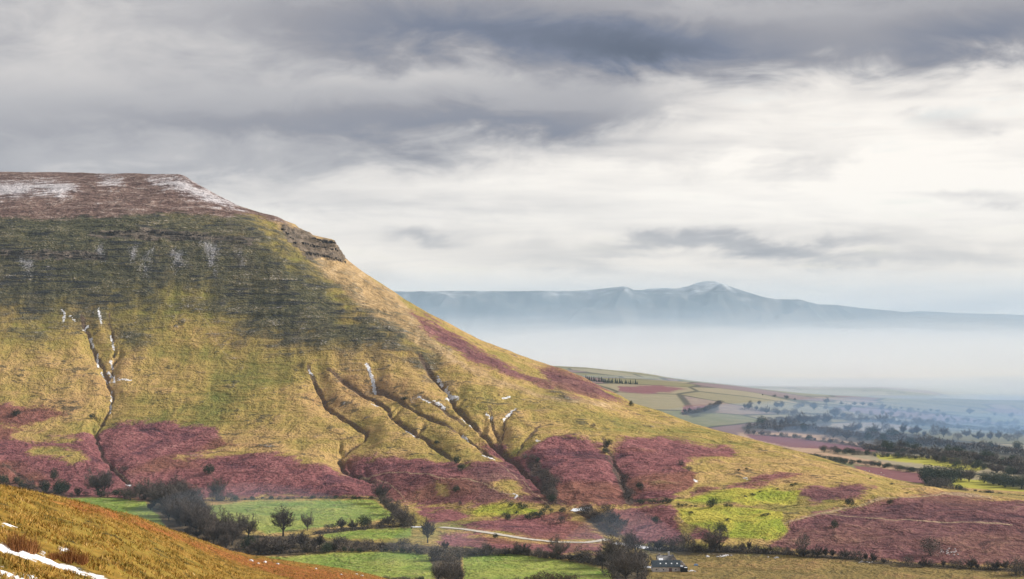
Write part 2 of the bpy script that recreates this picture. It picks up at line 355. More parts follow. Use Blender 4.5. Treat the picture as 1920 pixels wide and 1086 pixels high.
GRN = [[(392, 946), (480, 937), (700, 936), (735, 960), (740, 972), (640, 985), (500, 1002), (470, 990), (392, 972)], [(600, 1001), (690, 990), (772, 988), (772, 1008), (700, 1013), (610, 1010)],
       [(470, 1046), (560, 1041), (640, 1037), (770, 1035), (806, 1042), (818, 1072), (815, 1084), (700, 1084), (560, 1068)],
       [(868, 1042), (960, 1038), (1100, 1056), (1142, 1066), (1152, 1100), (868, 1110)], [(100, 934), (210, 933), (272, 940), (302, 968), (312, 990), (180, 970)]]
LIM = [[(1268, 955), (1330, 951), (1440, 952), (1462, 966), (1482, 1000), (1440, 1016), (1370, 1012), (1290, 988)], [(1262, 940), (1330, 920), (1440, 914), (1502, 924), (1490, 938), (1400, 945), (1300, 944)],
       [(885, 962), (905, 948), (955, 945), (1040, 952), (1000, 966), (950, 970), (895, 970)], [(1270, 1022), (1340, 1024), (1470, 1028), (1460, 1034), (1300, 1034)]]
DRK = [[(-210, 345), (0, 345), (200, 345), (420, 366), (480, 394), (500, 412), (540, 448), (575, 482), (620, 524), (660, 558), (700, 590), (770, 618), (812, 648), (800, 662), (700, 664), (610, 656), (500, 645), (440, 628),
        (420, 600), (370, 566), (300, 560), (245, 580), (200, 596), (130, 600), (60, 610), (-210, 612)], [(775, 660), (800, 662), (815, 690), (800, 690)], [(20, 610), (75, 612), (75, 626), (30, 628)],
       [(1025, 728), (1045, 722), (1062, 735), (1050, 738)], [(225, 615), (270, 612), (272, 640), (250, 650), (228, 640)]]
PLAT = [[(-210, 318), (0, 318), (350, 322), (450, 384), (520, 402), (545, 425), (500, 412), (470, 404), (300, 404), (120, 410), (-210, 412)]]
FRO = [[(-100, 344), (60, 342), (128, 345), (148, 354), (120, 366), (60, 362), (30, 368), (-100, 362)], [(285, 338), (335, 330), (352, 338), (400, 366), (455, 388), (400, 382), (345, 360)], [(185, 331), (225, 334), (222, 343), (195, 345)]]
SCR = [[(376, 448), (412, 446), (410, 490), (402, 526), (390, 490)], [(244, 462), (262, 462), (258, 505), (250, 500)], [(268, 470), (284, 466), (276, 522), (266, 522)], [(34, 490), (56, 478), (60, 510), (42, 510)], [(82, 498), (96, 496), (94, 525)], [(318, 470), (345, 462), (350, 500), (330, 515)], [(176, 470), (190, 462), (192, 500)], [(440, 470), (452, 466), (450, 500)]]
TAN = [[(440, 380), (478, 392), (520, 404), (555, 420), (600, 440), (640, 462), (660, 486), (700, 518), (740, 545), (780, 590), (820, 640), (880, 680), (950, 712), (1030, 740), (1180, 760), (1150, 768), (1000, 745), (900, 706),
        (810, 658), (760, 640), (700, 598), (640, 545), (570, 480), (530, 440), (500, 408)]]
SNW = [(5, [(118, 578), (120, 590), (118, 602)]), (5, [(204, 692), (214, 702), (213, 714)]), (4, [(214, 710), (244, 713)]), (4.5, [(186, 580), (189, 592), (191, 604)]), (3.4, [(208, 620), (211, 648)]),
       (3.2, [(130, 590), (140, 598)]), (3.4, [(156, 610), (166, 604)]), (4.2, [(168, 622), (174, 640)]), (3.6, [(182, 655), (186, 680)]), (3.6, [(190, 690), (206, 712)]), (3.4, [(208, 726), (210, 745), (206, 770)]), (4, [(208, 672), (212, 685)]),
       (6, [(688, 684), (696, 698), (702, 718)]), (4, [(578, 690), (584, 696)]), (4.5, [(818, 692), (828, 706)]), (6, [(836, 716), (842, 730), (836, 742)]), (5, [(846, 735), (858, 742)]), (4, [(786, 740), (808, 752)]), (4, [(814, 748), (834, 758)]),
       (3.6, [(698, 746), (712, 752)]), (4, [(762, 798), (784, 814)]), (4, [(866, 778), (884, 792)]), (4.5, [(868, 806), (890, 828)]), (3.5, [(904, 846), (926, 854)]), (3.6, [(910, 774), (922, 780)]), (4, [(946, 782), (966, 770)]), (3.6, [(942, 748), (956, 746)]),
       (3, [(1006, 826), (1012, 828)]), (3.2, [(1300, 894), (1308, 896)]), (3, [(1395, 893), (1400, 897)]), (4, [(963, 926), (970, 930), (966, 934)]), (3, [(1072, 956), (1104, 954)]), (3, [(236, 906), (246, 908)])]
WOOD = [[(225, 925), (300, 922), (380, 930), (392, 950), (390, 975), (440, 1000), (500, 1006), (560, 1004), (610, 1012), (680, 1016), (800, 1024), (870, 1030), (960, 1030), (1130, 1044), (1215, 1030), (1210, 1100), (1150, 1100), (1142, 1062), (1100, 1052), (960, 1036), (868, 1040),
         (866, 1100), (820, 1100), (806, 1040), (770, 1033), (640, 1035), (480, 1044), (420, 1060), (320, 1000), (272, 938)], [(-210, 905), (60, 908), (130, 926), (100, 936), (-210, 936)], [(700, 930), (740, 945), (775, 985), (760, 992), (735, 965)],
        [(590, 1000), (640, 990), (770, 985), (770, 989), (690, 991), (600, 1003)], [(1090, 955), (1140, 975), (1165, 1000), (1140, 1000), (1105, 975)], [(1215, 1022), (1300, 1026), (1490, 1034), (1700, 1056), (1920, 1066), (1920, 1072), (1700, 1062), (1490, 1042), (1300, 1038), (1215, 1038)],
        [(985, 855), (1010, 858), (1045, 905), (1045, 940), (1028, 940), (1010, 890)], [(1135, 845), (1150, 860), (1185, 920), (1190, 940), (1175, 940), (1155, 890)]]
PTH = [(2.6, [(1470, 986), (1540, 962), (1600, 948), (1690, 936), (1770, 926), (1860, 933)]), (1.8, [(640, 876), (700, 883), (830, 893), (900, 905), (980, 935)]), (1.8, [(700, 890), (730, 905), (750, 925), (760, 940)]),
       (1.8, [(1540, 964), (1700, 972), (1900, 985)]), (1.6, [(920, 850), (960, 882), (1000, 915), (1030, 945)]), (2.0, [(215, 868), (240, 900)]), (1.5, [(370, 580), (400, 625), (432, 675)])]
jx = fbm(Xh / 30, Yh / 30, 3, 61) * 5; jy = fbm(Xh / 30, Yh / 30, 3, 71) * 3
PXj, ROj = PX + jx, ROW + jy
at = {'bracken': np.minimum(sdf(PX + jx * 1.8, ROW + jy * 1.8, BRK), -sdf(PXj, ROj, YEL)), 'field': sdf(PX + jx * .3, ROW + jy * .3, GRN, 8), 'lime': sdf(PXj, ROj, LIM), 'dark': sdf(PX + jx * 2.5, ROW + jy * 2.5, DRK, 70), 'plateau': sdf(PXj, ROj, PLAT, 10),
      'frost': sdf(PXj, ROj, FRO, 18), 'straw': sdf(PXj, ROj, TAN, 12), 'scree': sdf(PX + jx * 1.6, ROW + jy, SCR, 18), 'snow': strokes(PX + jx * .6, ROW + jy * .6, [(w_ * .82, P_) for w_, P_ in SNW]), 'path': strokes(PX + jx * .4, ROW + jy * .4, PTH), 'heath': sdf(PXj, ROj, [BRK[6], BRK[8], BRK[-2], BRK[-1], [(880, 870), (960, 860), (1040, 945), (900, 945)]], 40), 'gully': gully, 'rock': crag, 'wood': sdf(PX + jx, ROW + jy, WOOD, 8),
      'moor': np.minimum(np.clip((ROW - np.interp(PX, [1180, 1300, 1500, 1920], [1036, 1036, 1042, 1066])) / 5, -1, 1), np.clip((PX - 1205) / 20, -1, 1))}

def new_mat(name, rough=.9):
    m = bpy.data.materials.new(name); m.use_nodes = True; t = m.node_tree; b = t.nodes['Principled BSDF']
    b.inputs['Roughness'].default_value = rough; b.inputs['Specular IOR Level'].default_value = .12
    return m, G(t), b
def bump(g, b, h, strength, dist):
    nd = g.n('ShaderNodeBump'); nd.inputs['Strength'].default_value = strength; nd.inputs['Distance'].default_value = dist
    g.link(h, nd.inputs['Height']); g.t.links.new(nd.outputs[0], b.inputs['Normal'])

M = {}
def hill_material():
    m, g, b = new_mat('hill_turf'); geo = g.n('ShaderNodeNewGeometry'); P = E(g, geo.outputs['Position'])
    def K(x, k): return (x - .5) * k + .5                       # noise contrast
    n1 = g.noise(P, 1 / 110, 3, .55); n2 = g.noise(P, 1 / 26, 4, .6, .6); n3 = g.noise(P, 1 / 5.0, 4, .65); n4 = g.noise(P, 1 / 1.7, 2, .7)
    ns = g.noise(g.vmul(P, (.28, .5, 1.5)), 1 / 9, 4, .62, .8)      # level streaks: sheep terraces and turf steps
    nd = g.noise(g.vmul(P, (1, .16, .16)), 1 / 11, 4, .6, .4)       # streaks that run down the slope
    def mask(a, lo, hi, amp, nn): return g.smooth(g.attr(a) + (nn - .5) * amp, lo, hi)
    grass = g.ramp(K(n1 * .40 + n2 * .22 + ns * .22 + nd * .16, 2.6), [(.12, (.15, .165, .036)), (.30, (.25, .21, .054)), (.48, (.375, .268, .078)), (.64, (.47, .305, .118)), (.80, (.41, .245, .105)), (.95, (.25, .17, .09))])
    c = g.mix(g.smooth(K(n3 * .7 + n4 * .3, 1.5), .55, .90) * .3, grass, (.135, .115, .035))
    c = g.mix(g.smooth(K(n4, 1.5), .58, .85) * .18, c, (.52, .39, .17))
    c = g.mix(g.smooth(g.noise(g.vmul(P, (.6, 1, 1.4)), 1 / 7.5, 3, .7) + (n2 - .5) * .8, .60, .68) * .7, c, (.060, .058, .036))
    straw = g.ramp(K(n3 * .5 + nd * .5, 2.2), [(.2, (.24, .155, .075)), (.5, (.44, .29, .14)), (.8, (.58, .42, .25))]); c = g.mix(mask('straw', -.3, .5, 1.2, n2) * .9, c, straw)
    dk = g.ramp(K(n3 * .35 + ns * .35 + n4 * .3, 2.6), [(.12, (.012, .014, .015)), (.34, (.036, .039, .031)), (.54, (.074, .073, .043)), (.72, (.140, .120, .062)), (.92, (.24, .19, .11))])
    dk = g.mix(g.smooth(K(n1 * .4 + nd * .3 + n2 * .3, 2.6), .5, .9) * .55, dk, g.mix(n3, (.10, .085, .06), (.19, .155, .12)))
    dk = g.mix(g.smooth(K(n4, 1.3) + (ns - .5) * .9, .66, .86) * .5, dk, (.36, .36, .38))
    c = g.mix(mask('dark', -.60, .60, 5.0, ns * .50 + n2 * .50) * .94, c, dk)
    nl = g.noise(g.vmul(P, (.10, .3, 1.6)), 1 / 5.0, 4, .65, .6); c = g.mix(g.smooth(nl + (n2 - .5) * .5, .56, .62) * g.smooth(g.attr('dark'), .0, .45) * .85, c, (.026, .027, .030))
    pl = g.ramp(K(n3 * .35 + ns * .4 + n4 * .25, 2.4), [(.15, (.035, .022, .020)), (.40, (.115, .065, .055)), (.60, (.22, .145, .115)), (.82, (.46, .39, .36))])
    c = g.mix(mask('plateau', -.2, .4, 2.0, ns * .6 + n3 * .4), c, pl)
    fr = g.smooth(g.attr('frost') + (n3 - .5) * 1.9 + (n4 - .5) * 1.8 + (ns - .5) * 3.0 + (n2 - .5) * 2.0, -.35, .65); c = g.mix(fr * .70, c, (.66, .64, .67))
    sc = g.smooth(g.attr('scree') + (n4 - .5) * 2.6 + (nd - .5) * 2.4, -.1, .8); c = g.mix(sc * .62, c, (.40, .39, .42))
    br = g.ramp(K(n4 * .34 + n3 * .36 + n2 * .3, 2.3), [(.10, (.050, .018, .023)), (.34, (.138, .049, .055)), (.56, (.245, .090, .092)), (.78, (.36, .166, .155)), (.95, (.46, .29, .255))])
    br = g.mix(g.smooth(K(n1, 2.6), .50, .85) * .65, br, g.mix(K(n3, 1.8), (.15, .058, .034), (.29, .135, .075)))
    br = g.mix(g.smooth(K(n1 * .5 + n2 * .5, 3.0), .42, .12) * .6, br, g.mix(K(n3, 1.8), (.055, .024, .040), (.14, .062, .082)))
    br = g.mix(g.smooth(K(ns * .5 + n2 * .5, 2.6), .40, .05) * .75, br, (.048, .024, .030))
    br = g.mix(g.smooth(K(n2 * .4 + ns * .3 + n1 * .3, 2.6), .70, .98) * .6, br, (.25, .195, .075))
    br = g.mix(g.smooth(g.attr('heath'), -.5, .5) * .6, br, g.ramp(K(n3 * .5 + n2 * .5, 2.2), [(.2, (.045, .020, .026)), (.5, (.115, .055, .058)), (.8, (.22, .13, .095))]))  # darker heath plants, with some cloud shade painted into the tone
    c = g.mix(mask('bracken', -.34, .40, 4.2, n2 * .42 + n3 * .36 + n4 * .22), c, br)
    lime = g.mix(g.smooth(K(n2, 1.6), .3, .7), (.27, .31, .035), (.44, .38, .06)); lime = g.mix(g.smooth(K(n3, 1.5), .6, .85) * .5, lime, (.22, .17, .05)); c = g.mix(mask('lime', -.15, .3, 1.8, n2), c, lime)
    fld = g.mix(g.smooth(K(n1 * .5 + n2 * .5, 1.8), .3, .7), (.17, .25, .042), (.31, .335, .07)); fld = g.mix(g.smooth(K(n3, 1.5), .48, .8) * .55, fld, (.36, .32, .13)); fld = g.mix(g.smooth(K(n4, 1.4), .5, .8) * .3, fld, (.09, .15, .035))
    fld = g.mix(g.smooth(K(n2 * .6 + ns * .4, 2.4), .70, .95) * .6, fld, (.30, .24, .11)); c = g.mix(mask('field', -.2, .3, .9, n3), c, fld)
    moor = g.ramp(K(n2 * .4 + n3 * .3 + n4 * .3, 2), [(.2, (.13, .10, .035)), (.5, (.235, .17, .055)), (.8, (.33, .19, .085))]); c = g.mix(g.smooth(g.attr('moor') + (n2 - .5) * .5, 0, .5), c, moor)
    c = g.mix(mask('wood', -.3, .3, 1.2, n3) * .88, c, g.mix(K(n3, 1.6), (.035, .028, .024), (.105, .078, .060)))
    c = g.mix(g.smooth(g.attr('gully') + (n3 - .5) * .8 + (n4 - .5) * .5, .42, .85) * .8, c, g.mix(K(n3 * .5 + n4 * .5, 2), (.035, .026, .024), (.20, .12, .09)))  # dark growth in gully beds, plus right-bank shade put into the colour
    c = g.mix(g.smooth(g.attr('rock') + (ns - .5) * 2.2, -.1, .5) * .85, c, g.mix(g.smooth(K(ns * .6 + n3 * .4, 1.8), .35, .7), (.030, .027, .027), (.19, .15, .12)))
    c = g.mix(g.smooth(g.attr('path') + (n3 - .5) * 1.3, .25, .7) * .6, c, (.42, .32, .19))
    c = g.mix(g.smooth(g.attr('snow') + (n4 - .5) * 2.0 + (n3 - .5) * 2.6, .46, .62) * g.smooth(g.attr('snow'), .02, .25) * .85, c, (.80, .81, .85))
    spk = g.smooth(g.noise(P, 1 / 2.0, 1, .8), .775, .80) * g.smooth(g.attr('dark'), -.6, .2); c = g.mix(spk * .5, c, (.60, .60, .62))
    g.link(c, b.inputs['Base Color']); bump(g, b, n3 * 1.2 + n4 * .6 + ns * 2.4 + n2 * 3.4, .9, 2.6)
    return m
M['hill'] = hill_material()
put('hill', mesh_np('hill', hill.verts(), grid_faces(len(hpx), len(tt)), [M['hill']], True, at), kind='structure')

# ------------------------------------------------------------------ plain sheet: farmland, far low ridges, out to the horizon
ppx = np.arange(-1200, 3101, 4.0)
PY = [1250, 1800, 2400, 3000, 3400, 3750, 4200, 5200, 6500, 7600, 9500, 13000, 20000, 26500]
skyrow = np.interp(ppx, [-1200, 1000, 1100, 1200, 1300, 1400, 1500, 1600, 1700, 1800, 1920, 2100, 3100], [712, 712, 714, 719, 726, 736, 750, 759, 767, 775, 784, 790, 790])
r2 = np.interp(ppx, [-1200, 900, 1000, 1100, 1200, 1300, 1400, 1500, 1650, 1740, 1850, 1920, 3100], [686, 686, 687, 692, 703, 718, 729, 731, 733, 742, 765, 772, 772])
zs = ROWZ(skyrow, 3750.0); z2 = ROWZ(r2, 6500.0)
o1 = np.ones_like(ppx)
KZp = np.stack([-176 * o1, -166 * o1, -164 * .5 - 166 * .5 + 0 * o1, .55 * -166 + .45 * zs - 1, .2 * -168 + .8 * zs - 1, zs, zs - 6, zs * .4 - 250 * .6, z2, z2 - 30, -330 * o1, -335 * o1, -338 * o1, -340 * o1], 1)
segp = [34, 44, 44, 34, 34, 20, 10, 10, 8, 6, 6, 6, 4]
tp = np.concatenate([np.linspace(i, i + 1, s_, endpoint=False) for i, s_ in enumerate(segp)] + [[len(segp)]])
kp = np.arange(len(PY), dtype=float)
plain = Sheet(ppx, np.repeat(pchip(kp, np.array(PY, float), tp)[None, :], len(ppx), 0), pchip(kp, KZp, tp))
Xp, Yp = plain.X(), plain.Y
plain.Z += fbm(Xp / 420, Yp / 420, 4, 81) * np.clip((Yp - 1500) / 600, 0, 1) * np.clip((8000 - Yp) / 2000, .3, 1) * np.where((Yp > 3500) & (Yp < 4000), 1.2, 3.2)
ROp = plain.row0; PXp = plain.PX
PBR = [[(1395, 814), (1440, 816), (1500, 821), (1580, 830), (1640, 839), (1690, 850), (1620, 850), (1500, 838), (1420, 828)], [(1600, 872), (1650, 876), (1745, 890), (1750, 912), (1690, 910), (1620, 890)],
       [(1160, 724), (1240, 723), (1290, 730), (1260, 736), (1210, 738), (1160, 734)], [(1280, 762), (1330, 758), (1310, 776), (1280, 778)], [(1400, 836), (1460, 846), (1440, 850), (1390, 842)]]
PGR = [[(1635, 852), (1720, 857), (1800, 860), (1865, 876), (1830, 884), (1740, 872), (1650, 862)], [(1765, 896), (1850, 900), (2100, 922), (2100, 935), (1850, 924), (1770, 916)]]
PTN = [[(1380, 812), (1480, 812), (1600, 822), (1700, 838), (1730, 850), (1640, 850), (1560, 850), (1500, 846), (1420, 838)], [(1490, 840), (1560, 850), (1650, 866), (1740, 884), (1720, 892), (1640, 876), (1560, 862), (1490, 850)]]
pj = fbm(Xp / 90, Yp / 90, 3, 91)
PWD = [[(1390, 798), (1500, 796), (1600, 806), (1760, 822), (1930, 842), (1930, 872), (1750, 852), (1650, 838), (1560, 822), (1480, 812), (1390, 808)], [(1640, 842), (1750, 850), (1930, 870), (1930, 900), (1870, 880), (1760, 858), (1640, 850)],
       [(1730, 880), (1780, 885), (1776, 920), (1735, 915)], [(1840, 896), (1930, 905), (1930, 922), (1850, 908)], [(1280, 772), (1345, 756), (1350, 770), (1300, 785)], [(1560, 776), (1700, 788), (1930, 800), (1930, 812), (1700, 798), (1560, 786)], [(1440, 788), (1560, 784), (1560, 800), (1440, 802)], [(1770, 914), (1930, 930), (1930, 940), (1770, 924)]]
atp = {'wood': sdf(PXp + pj * 5, ROp + pj * 3, PWD, 6), 'bracken': sdf(PXp + pj * 4, ROp + pj * 2, PBR, 6), 'green': sdf(PXp + pj * 3, ROp + pj, PGR, 6), 'tan': sdf(PXp + pj * 4, ROp + pj * 2, PTN, 6)}
def plain_material():
    m, g, b = new_mat('farmland'); geo = g.n('ShaderNodeNewGeometry'); P = E(g, geo.outputs['Position'])
    n1 = g.noise(P, 1 / 160, 3, .55); n2 = g.noise(P, 1 / 30, 4, .6); n3 = g.noise(P, 1 / 8, 3, .65)
    vo = g.n('ShaderNodeTexVoronoi'); vo.inputs['Scale'].default_value = 1 / 210; vo.inputs['Randomness'].default_value = .85
    g.link(g.vmul(P, (1, .6, 0)), vo.inputs['Vector']); r = g.sep(E(g, vo.outputs['Color']))[0]
    ve = g.n('ShaderNodeTexVoronoi'); ve.feature = 'DISTANCE_TO_EDGE'; ve.inputs['Scale'].default_value = 1 / 210; ve.inputs['Randomness'].default_value = .85
    g.link(g.vmul(P, (1, .6, 0)), ve.inputs['Vector'])
    c = g.ramp(r + (n2 - .5) * .25, [(.1, (.19, .17, .08)), (.3, (.29, .24, .15)), (.5, (.16, .165, .075)), (.68, (.34, .28, .19)), (.85, (.20, .13, .125))])
    c = g.mix(g.smooth(E(g, ve.outputs[0]), .035, .012) * .8, c, (.035, .035, .022))
    def mask(a, lo, hi): return g.smooth(g.attr(a) + (n2 - .5) * .7, lo, hi)
    c = g.mix(mask('tan', -.2, .3), c, g.mix(n3, (.40, .25, .17), (.46, .32, .2)))
    c = g.mix(mask('bracken', -.15, .25), c, g.mix(n3, (.15, .055, .065), (.24, .10, .10)))
    c = g.mix(mask('green', -.15, .25), c, g.mix(n2, (.30, .31, .04), (.44, .38, .06)))
    c = g.mix(mask('wood', -.3, .4) * .85, c, g.mix(n3, (.030, .034, .030), (.07, .065, .05)))
    g.link(c, b.inputs['Base Color']); bump(g, b, n2 + n3 * .5, .5, 3); return m
put('plain', mesh_np('plain', plain.verts(), grid_faces(len(ppx), len(tp)), [plain_material()], True, atp), kind='structure')

# ------------------------------------------------------------------ far mountains
fpx = np.arange(420, 2301, 3.0)
FS = [(420, 552), (600, 549), (760, 547), (850, 545.5), (950, 546), (1070, 546), (1110, 543.5), (1150, 539), (1170, 537), (1180, 540), (1190, 544), (1230, 543), (1270, 541), (1290, 537), (1305, 531), (1318, 528), (1330, 527), (1345, 528),
      (1360, 534), (1380, 541), (1400, 548), (1430, 557), (1455, 561), (1500, 562), (1515, 566), (1535, 571), (1570, 572), (1600, 576), (1640, 580), (1690, 585), (1740, 590), (1800, 594), (1920, 600), (2300, 606)]
fs = np.interp(fpx, *zip(*FS)); FY = [14500, 16500, 18000, 19300, 20000, 20500, 22500]
zt = ROWZ(fs, 20000.0)
KZf = np.stack([-345 + 0 * zt, -300 + 0 * zt, -300 * .55 + zt * .45 - 20, -40 + zt * .93 - 15, zt, zt - 25, -330 + 0 * zt], 1)
segf = [10, 22, 26, 26, 6, 8]
tf = np.concatenate([np.linspace(i, i + 1, s_, endpoint=False) for i, s_ in enumerate(segf)] + [[len(segf)]])
far = Sheet(fpx, np.repeat(pchip(np.arange(7.), np.array(FY, float), tf)[None, :], len(fpx), 0), pchip(np.arange(7.), KZf, tf))
Xf, Yf = far.X(), far.Y
rid = 1 - np.abs(fbm(Xf / 900 + 3, Yf / 2600, 4, 101))
far.Z += (rid - .65) * 210 * np.clip((far.Y - 14600) / 2500, 0, 1) * np.clip((19900 - far.Y) / 700, 0, 1)
fpx2 = np.arange(1150, 2401, 4.0)
FS2 = [(1150, 560), (1185, 550), (1215, 541.5), (1250, 540), (1300, 545), (1600, 590), (1690, 586), (1720, 583.5), (1760, 585), (1800, 587.5), (1825, 588), (1870, 589), (1900, 590), (1960, 593), (2400, 600)]
zt2 = ROWZ(np.interp(fpx2, *zip(*FS2)), 24000.0); FY2 = [21800, 23000, 24000, 25500]
KZ2 = np.stack([-345 + 0 * zt2, zt2 * .6 - 80, zt2, -345 + 0 * zt2], 1); t2 = np.linspace(0, 3, 40)
far2 = Sheet(fpx2, np.repeat(pchip(np.arange(4.), np.array(FY2, float), t2)[None, :], len(fpx2), 0), pchip(np.arange(4.), KZ2, t2))
def far_material():
    m, g, b = new_mat('mountain_moor'); geo = g.n('ShaderNodeNewGeometry'); P = E(g, geo.outputs['Position'])
    z = g.sep(P)[2]; n1 = g.noise(g.vmul(P, (1, .4, 3)), 1 / 500, 5, .6); n2 = g.noise(P, 1 / 130, 4, .65)
    c = g.ramp(n1, [(.35, (.025, .03, .035)), (.5, (.055, .055, .055)), (.65, (.12, .10, .085))])
    sn = g.smooth(z + (n1 - .5) * 420 + (n2 - .5) * 500, 240, 520); c = g.mix(sn * .6, c, (.75, .77, .8))
    g.link(c, b.inputs['Base Color']); return m
fm = far_material()
put('mountain_range', mesh_np('mountain_range', far.verts(), grid_faces(len(fpx), len(tf)), [fm]), kind='structure')
put('mountain_range', mesh_np('mountain_range', far2.verts(), grid_faces(len(fpx2), len(t2)), [fm]), kind='structure')

# ------------------------------------------------------------------ foreground hillside
gpx = np.concatenate([np.arange(-420, 800, 2.0), np.arange(800, 2301, 12.0)])
GS = [(-420, 850), (-150, 886), (0, 912), (50, 921), (100, 933), (150, 944), (200, 957), (250, 973), (300, 991), (350, 1009), (400, 1028), (440, 1041), (470, 1048), (520, 1055), (580, 1063), (640, 1071), (700, 1083), (760, 1101), (900, 1150), (1200, 1230), (2300, 1350)]
gs = np.interp(gpx, *zip(*GS))
gy = np.interp(gpx, [-420, 0, 200, 400, 470, 700, 900, 2300], [112, 130, 170, 262, 310, 430, 430, 380])
gn = np.interp(gpx, [-420, 0, 200, 400, 600, 900, 2300], [50, 56, 72, 112, 170, 180, 160])
zb = ROWZ(np.interp(gpx, [-420, 0, 700, 900, 2300], [1060, 1088, 1110, 1200, 1420]), gn)
zg = ROWZ(gs, gy); o1 = np.ones_like(gpx)
KYg = np.stack([1.5 * o1, 14 * o1, gn, gn * .55 + gy * .45, gy, gy + 40, gy + 160, gy + 420], 1)
KZg = np.stack([-1.75 * o1, zb * .28 - .6, zb, zb * .58 + zg * .42 + 0.2, zg, zg - 11, np.minimum(zg - 62, -80), -165 * o1], 1)
KZg[:, 3] = np.minimum(KZg[:, 3], ROWZ(gs, KYg[:, 3]) - 1.0)
segg = [6, 20, 130, 120, 22, 16, 8]
tg = np.concatenate([np.linspace(i, i + 1, s_, endpoint=False) for i, s_ in enumerate(segg)] + [[len(segg)]])
fore = Sheet(gpx, pchip(np.arange(8.), KYg, tg), pchip(np.arange(8.), KZg, tg))
Xg, Yg = fore.X(), fore.Y; near = np.clip((500 - Yg) / 200, 0, 1) * np.clip((Yg - 3) / 10, 0, 1)
fore.Z += near * (fbm(Xg / 9, Yg / 14, 3, 111) * .22 + fbm(Xg / 1.6, Yg / 2.6, 3, 121) * .12)
ROg, PXg = fore.row0, fore.PX
GFS = [[(-420, 1005), (-100, 1012), (0, 1022), (60, 1036), (120, 1051), (165, 1068), (210, 1083), (230, 1092), (200, 1092), (150, 1076), (95, 1060), (40, 1046), (0, 1037), (-420, 1030)]]
GFP = [[(-60, 1070), (30, 1078), (70, 1086), (70, 1120), (-60, 1120)], [(5, 982), (32, 988), (30, 994), (8, 990)], [(72, 1024), (90, 1030), (84, 1036), (74, 1032)], [(110, 1032), (126, 1036), (112, 1040)], [(-30, 1052), (20, 1062), (10, 1068), (-30, 1064)]]
GBR = [[(90, 936), (150, 942), (200, 955), (300, 988), (400, 1024), (470, 1045), (700, 1078), (800, 1110), (700, 1112), (560, 1092), (470, 1068), (420, 1048), (330, 1014), (240, 984), (160, 962)]]
gj = fbm(Xg / 5, Yg / 9, 3, 131)
atg = {'snow': sdf(PXg + gj * 3, ROg + gj * 2, GFS, 8), 'frost': sdf(PXg + gj * 6, ROg + gj * 3, GFP, 10), 'bracken': sdf(PXg + gj * 8, ROg + gj * 5, GBR, 14)}
def fore_material():
    m, g, b = new_mat('winter_grass'); geo = g.n('ShaderNodeNewGeometry'); P = E(g, geo.outputs['Position'])
    n1 = g.noise(P, 1 / 16, 3, .55); n2 = g.noise(g.vmul(P, (1, .35, 1)), 1 / 1.8, 4, .6, .5); n3 = g.noise(g.vmul(P, (1, .5, 1)), 1 / .45, 3, .65)
    c = g.ramp(n1 * .25 + n2 * .5 + n3 * .25, [(.30, (.028, .022, .008)), (.42, (.12, .085, .013)), (.52, (.27, .155, .026)), (.63, (.45, .25, .06)), (.76, (.60, .38, .16))])
    c = g.mix(g.smooth(n1 * .6 + n2 * .4, .50, .62) * .6, c, (.17, .145, .02))
    c = g.mix(g.smooth(g.noise(g.vmul(P, (.5, .22, 1)), 1 / 1.0, 3, .65), .56, .66) * .8, c, (.030, .026, .008))
    c = g.mix(g.smooth(g.attr('bracken') + (n2 - .5) * 1.6, -.2, .5) * .85, c, g.mix(g.smooth(n3, .4, .62), (.15, .045, .012), (.38, .13, .035)))
    c = g.mix(g.smooth(g.attr('frost') + (n2 - .5) * 2.2 + (n3 - .5) * 1.4, .0, .35), c, (.82, .83, .86))
    c = g.mix(g.smooth(g.attr('snow') + (n2 - .5) * 1.7 + (n3 - .5) * 2.0, -.10, .35) * .92, c, (.86, .87, .90))
    g.link(c, b.inputs['Base Color']); bump(g, b, n2 * 2 + n3, .7, .25); return m
put('hillside', mesh_np('hillside', fore.verts(), grid_faces(len(gpx), len(tg)), [fore_material()], True, atg), kind='structure')

# ------------------------------------------------------------------ air: even haze, distant mist bank, thin blue mist low in the valley
def vol_mat(name, color, density, aniso=0.0):
    m = bpy.data.materials.new(name); m.use_nodes = True; t = m.node_tree; t.nodes.clear()
    v = t.nodes.new('ShaderNodeVolumePrincipled'); v.inputs['Color'].default_value = tuple(color) + (1,)
    v.inputs['Density'].default_value = density; v.inputs['Anisotropy'].default_value = aniso
    o = t.nodes.new('ShaderNodeOutputMaterial'); t.links.new(v.outputs[0], o.inputs['Volume']); return m
def box_mesh(name, x0, x1, y0, y1, z0, z1, mats=()):
    v = [(x, y, z) for x in (x0, x1) for y in (y0, y1) for z in (z0, z1)]
    f = [(0, 1, 3, 2), (4, 6, 7, 5), (0, 4, 5, 1), (2, 3, 7, 6), (0, 2, 6, 4), (1, 5, 7, 3)]
    return mesh_np(name, v, f, mats, False)
HAZE = 2.9e-5
put('haze', box_mesh('haze', -16000, 16000, -500, 27500, -420, 480, [vol_mat('haze_air', (.58, .79, 1.0), HAZE)]), kind='stuff')
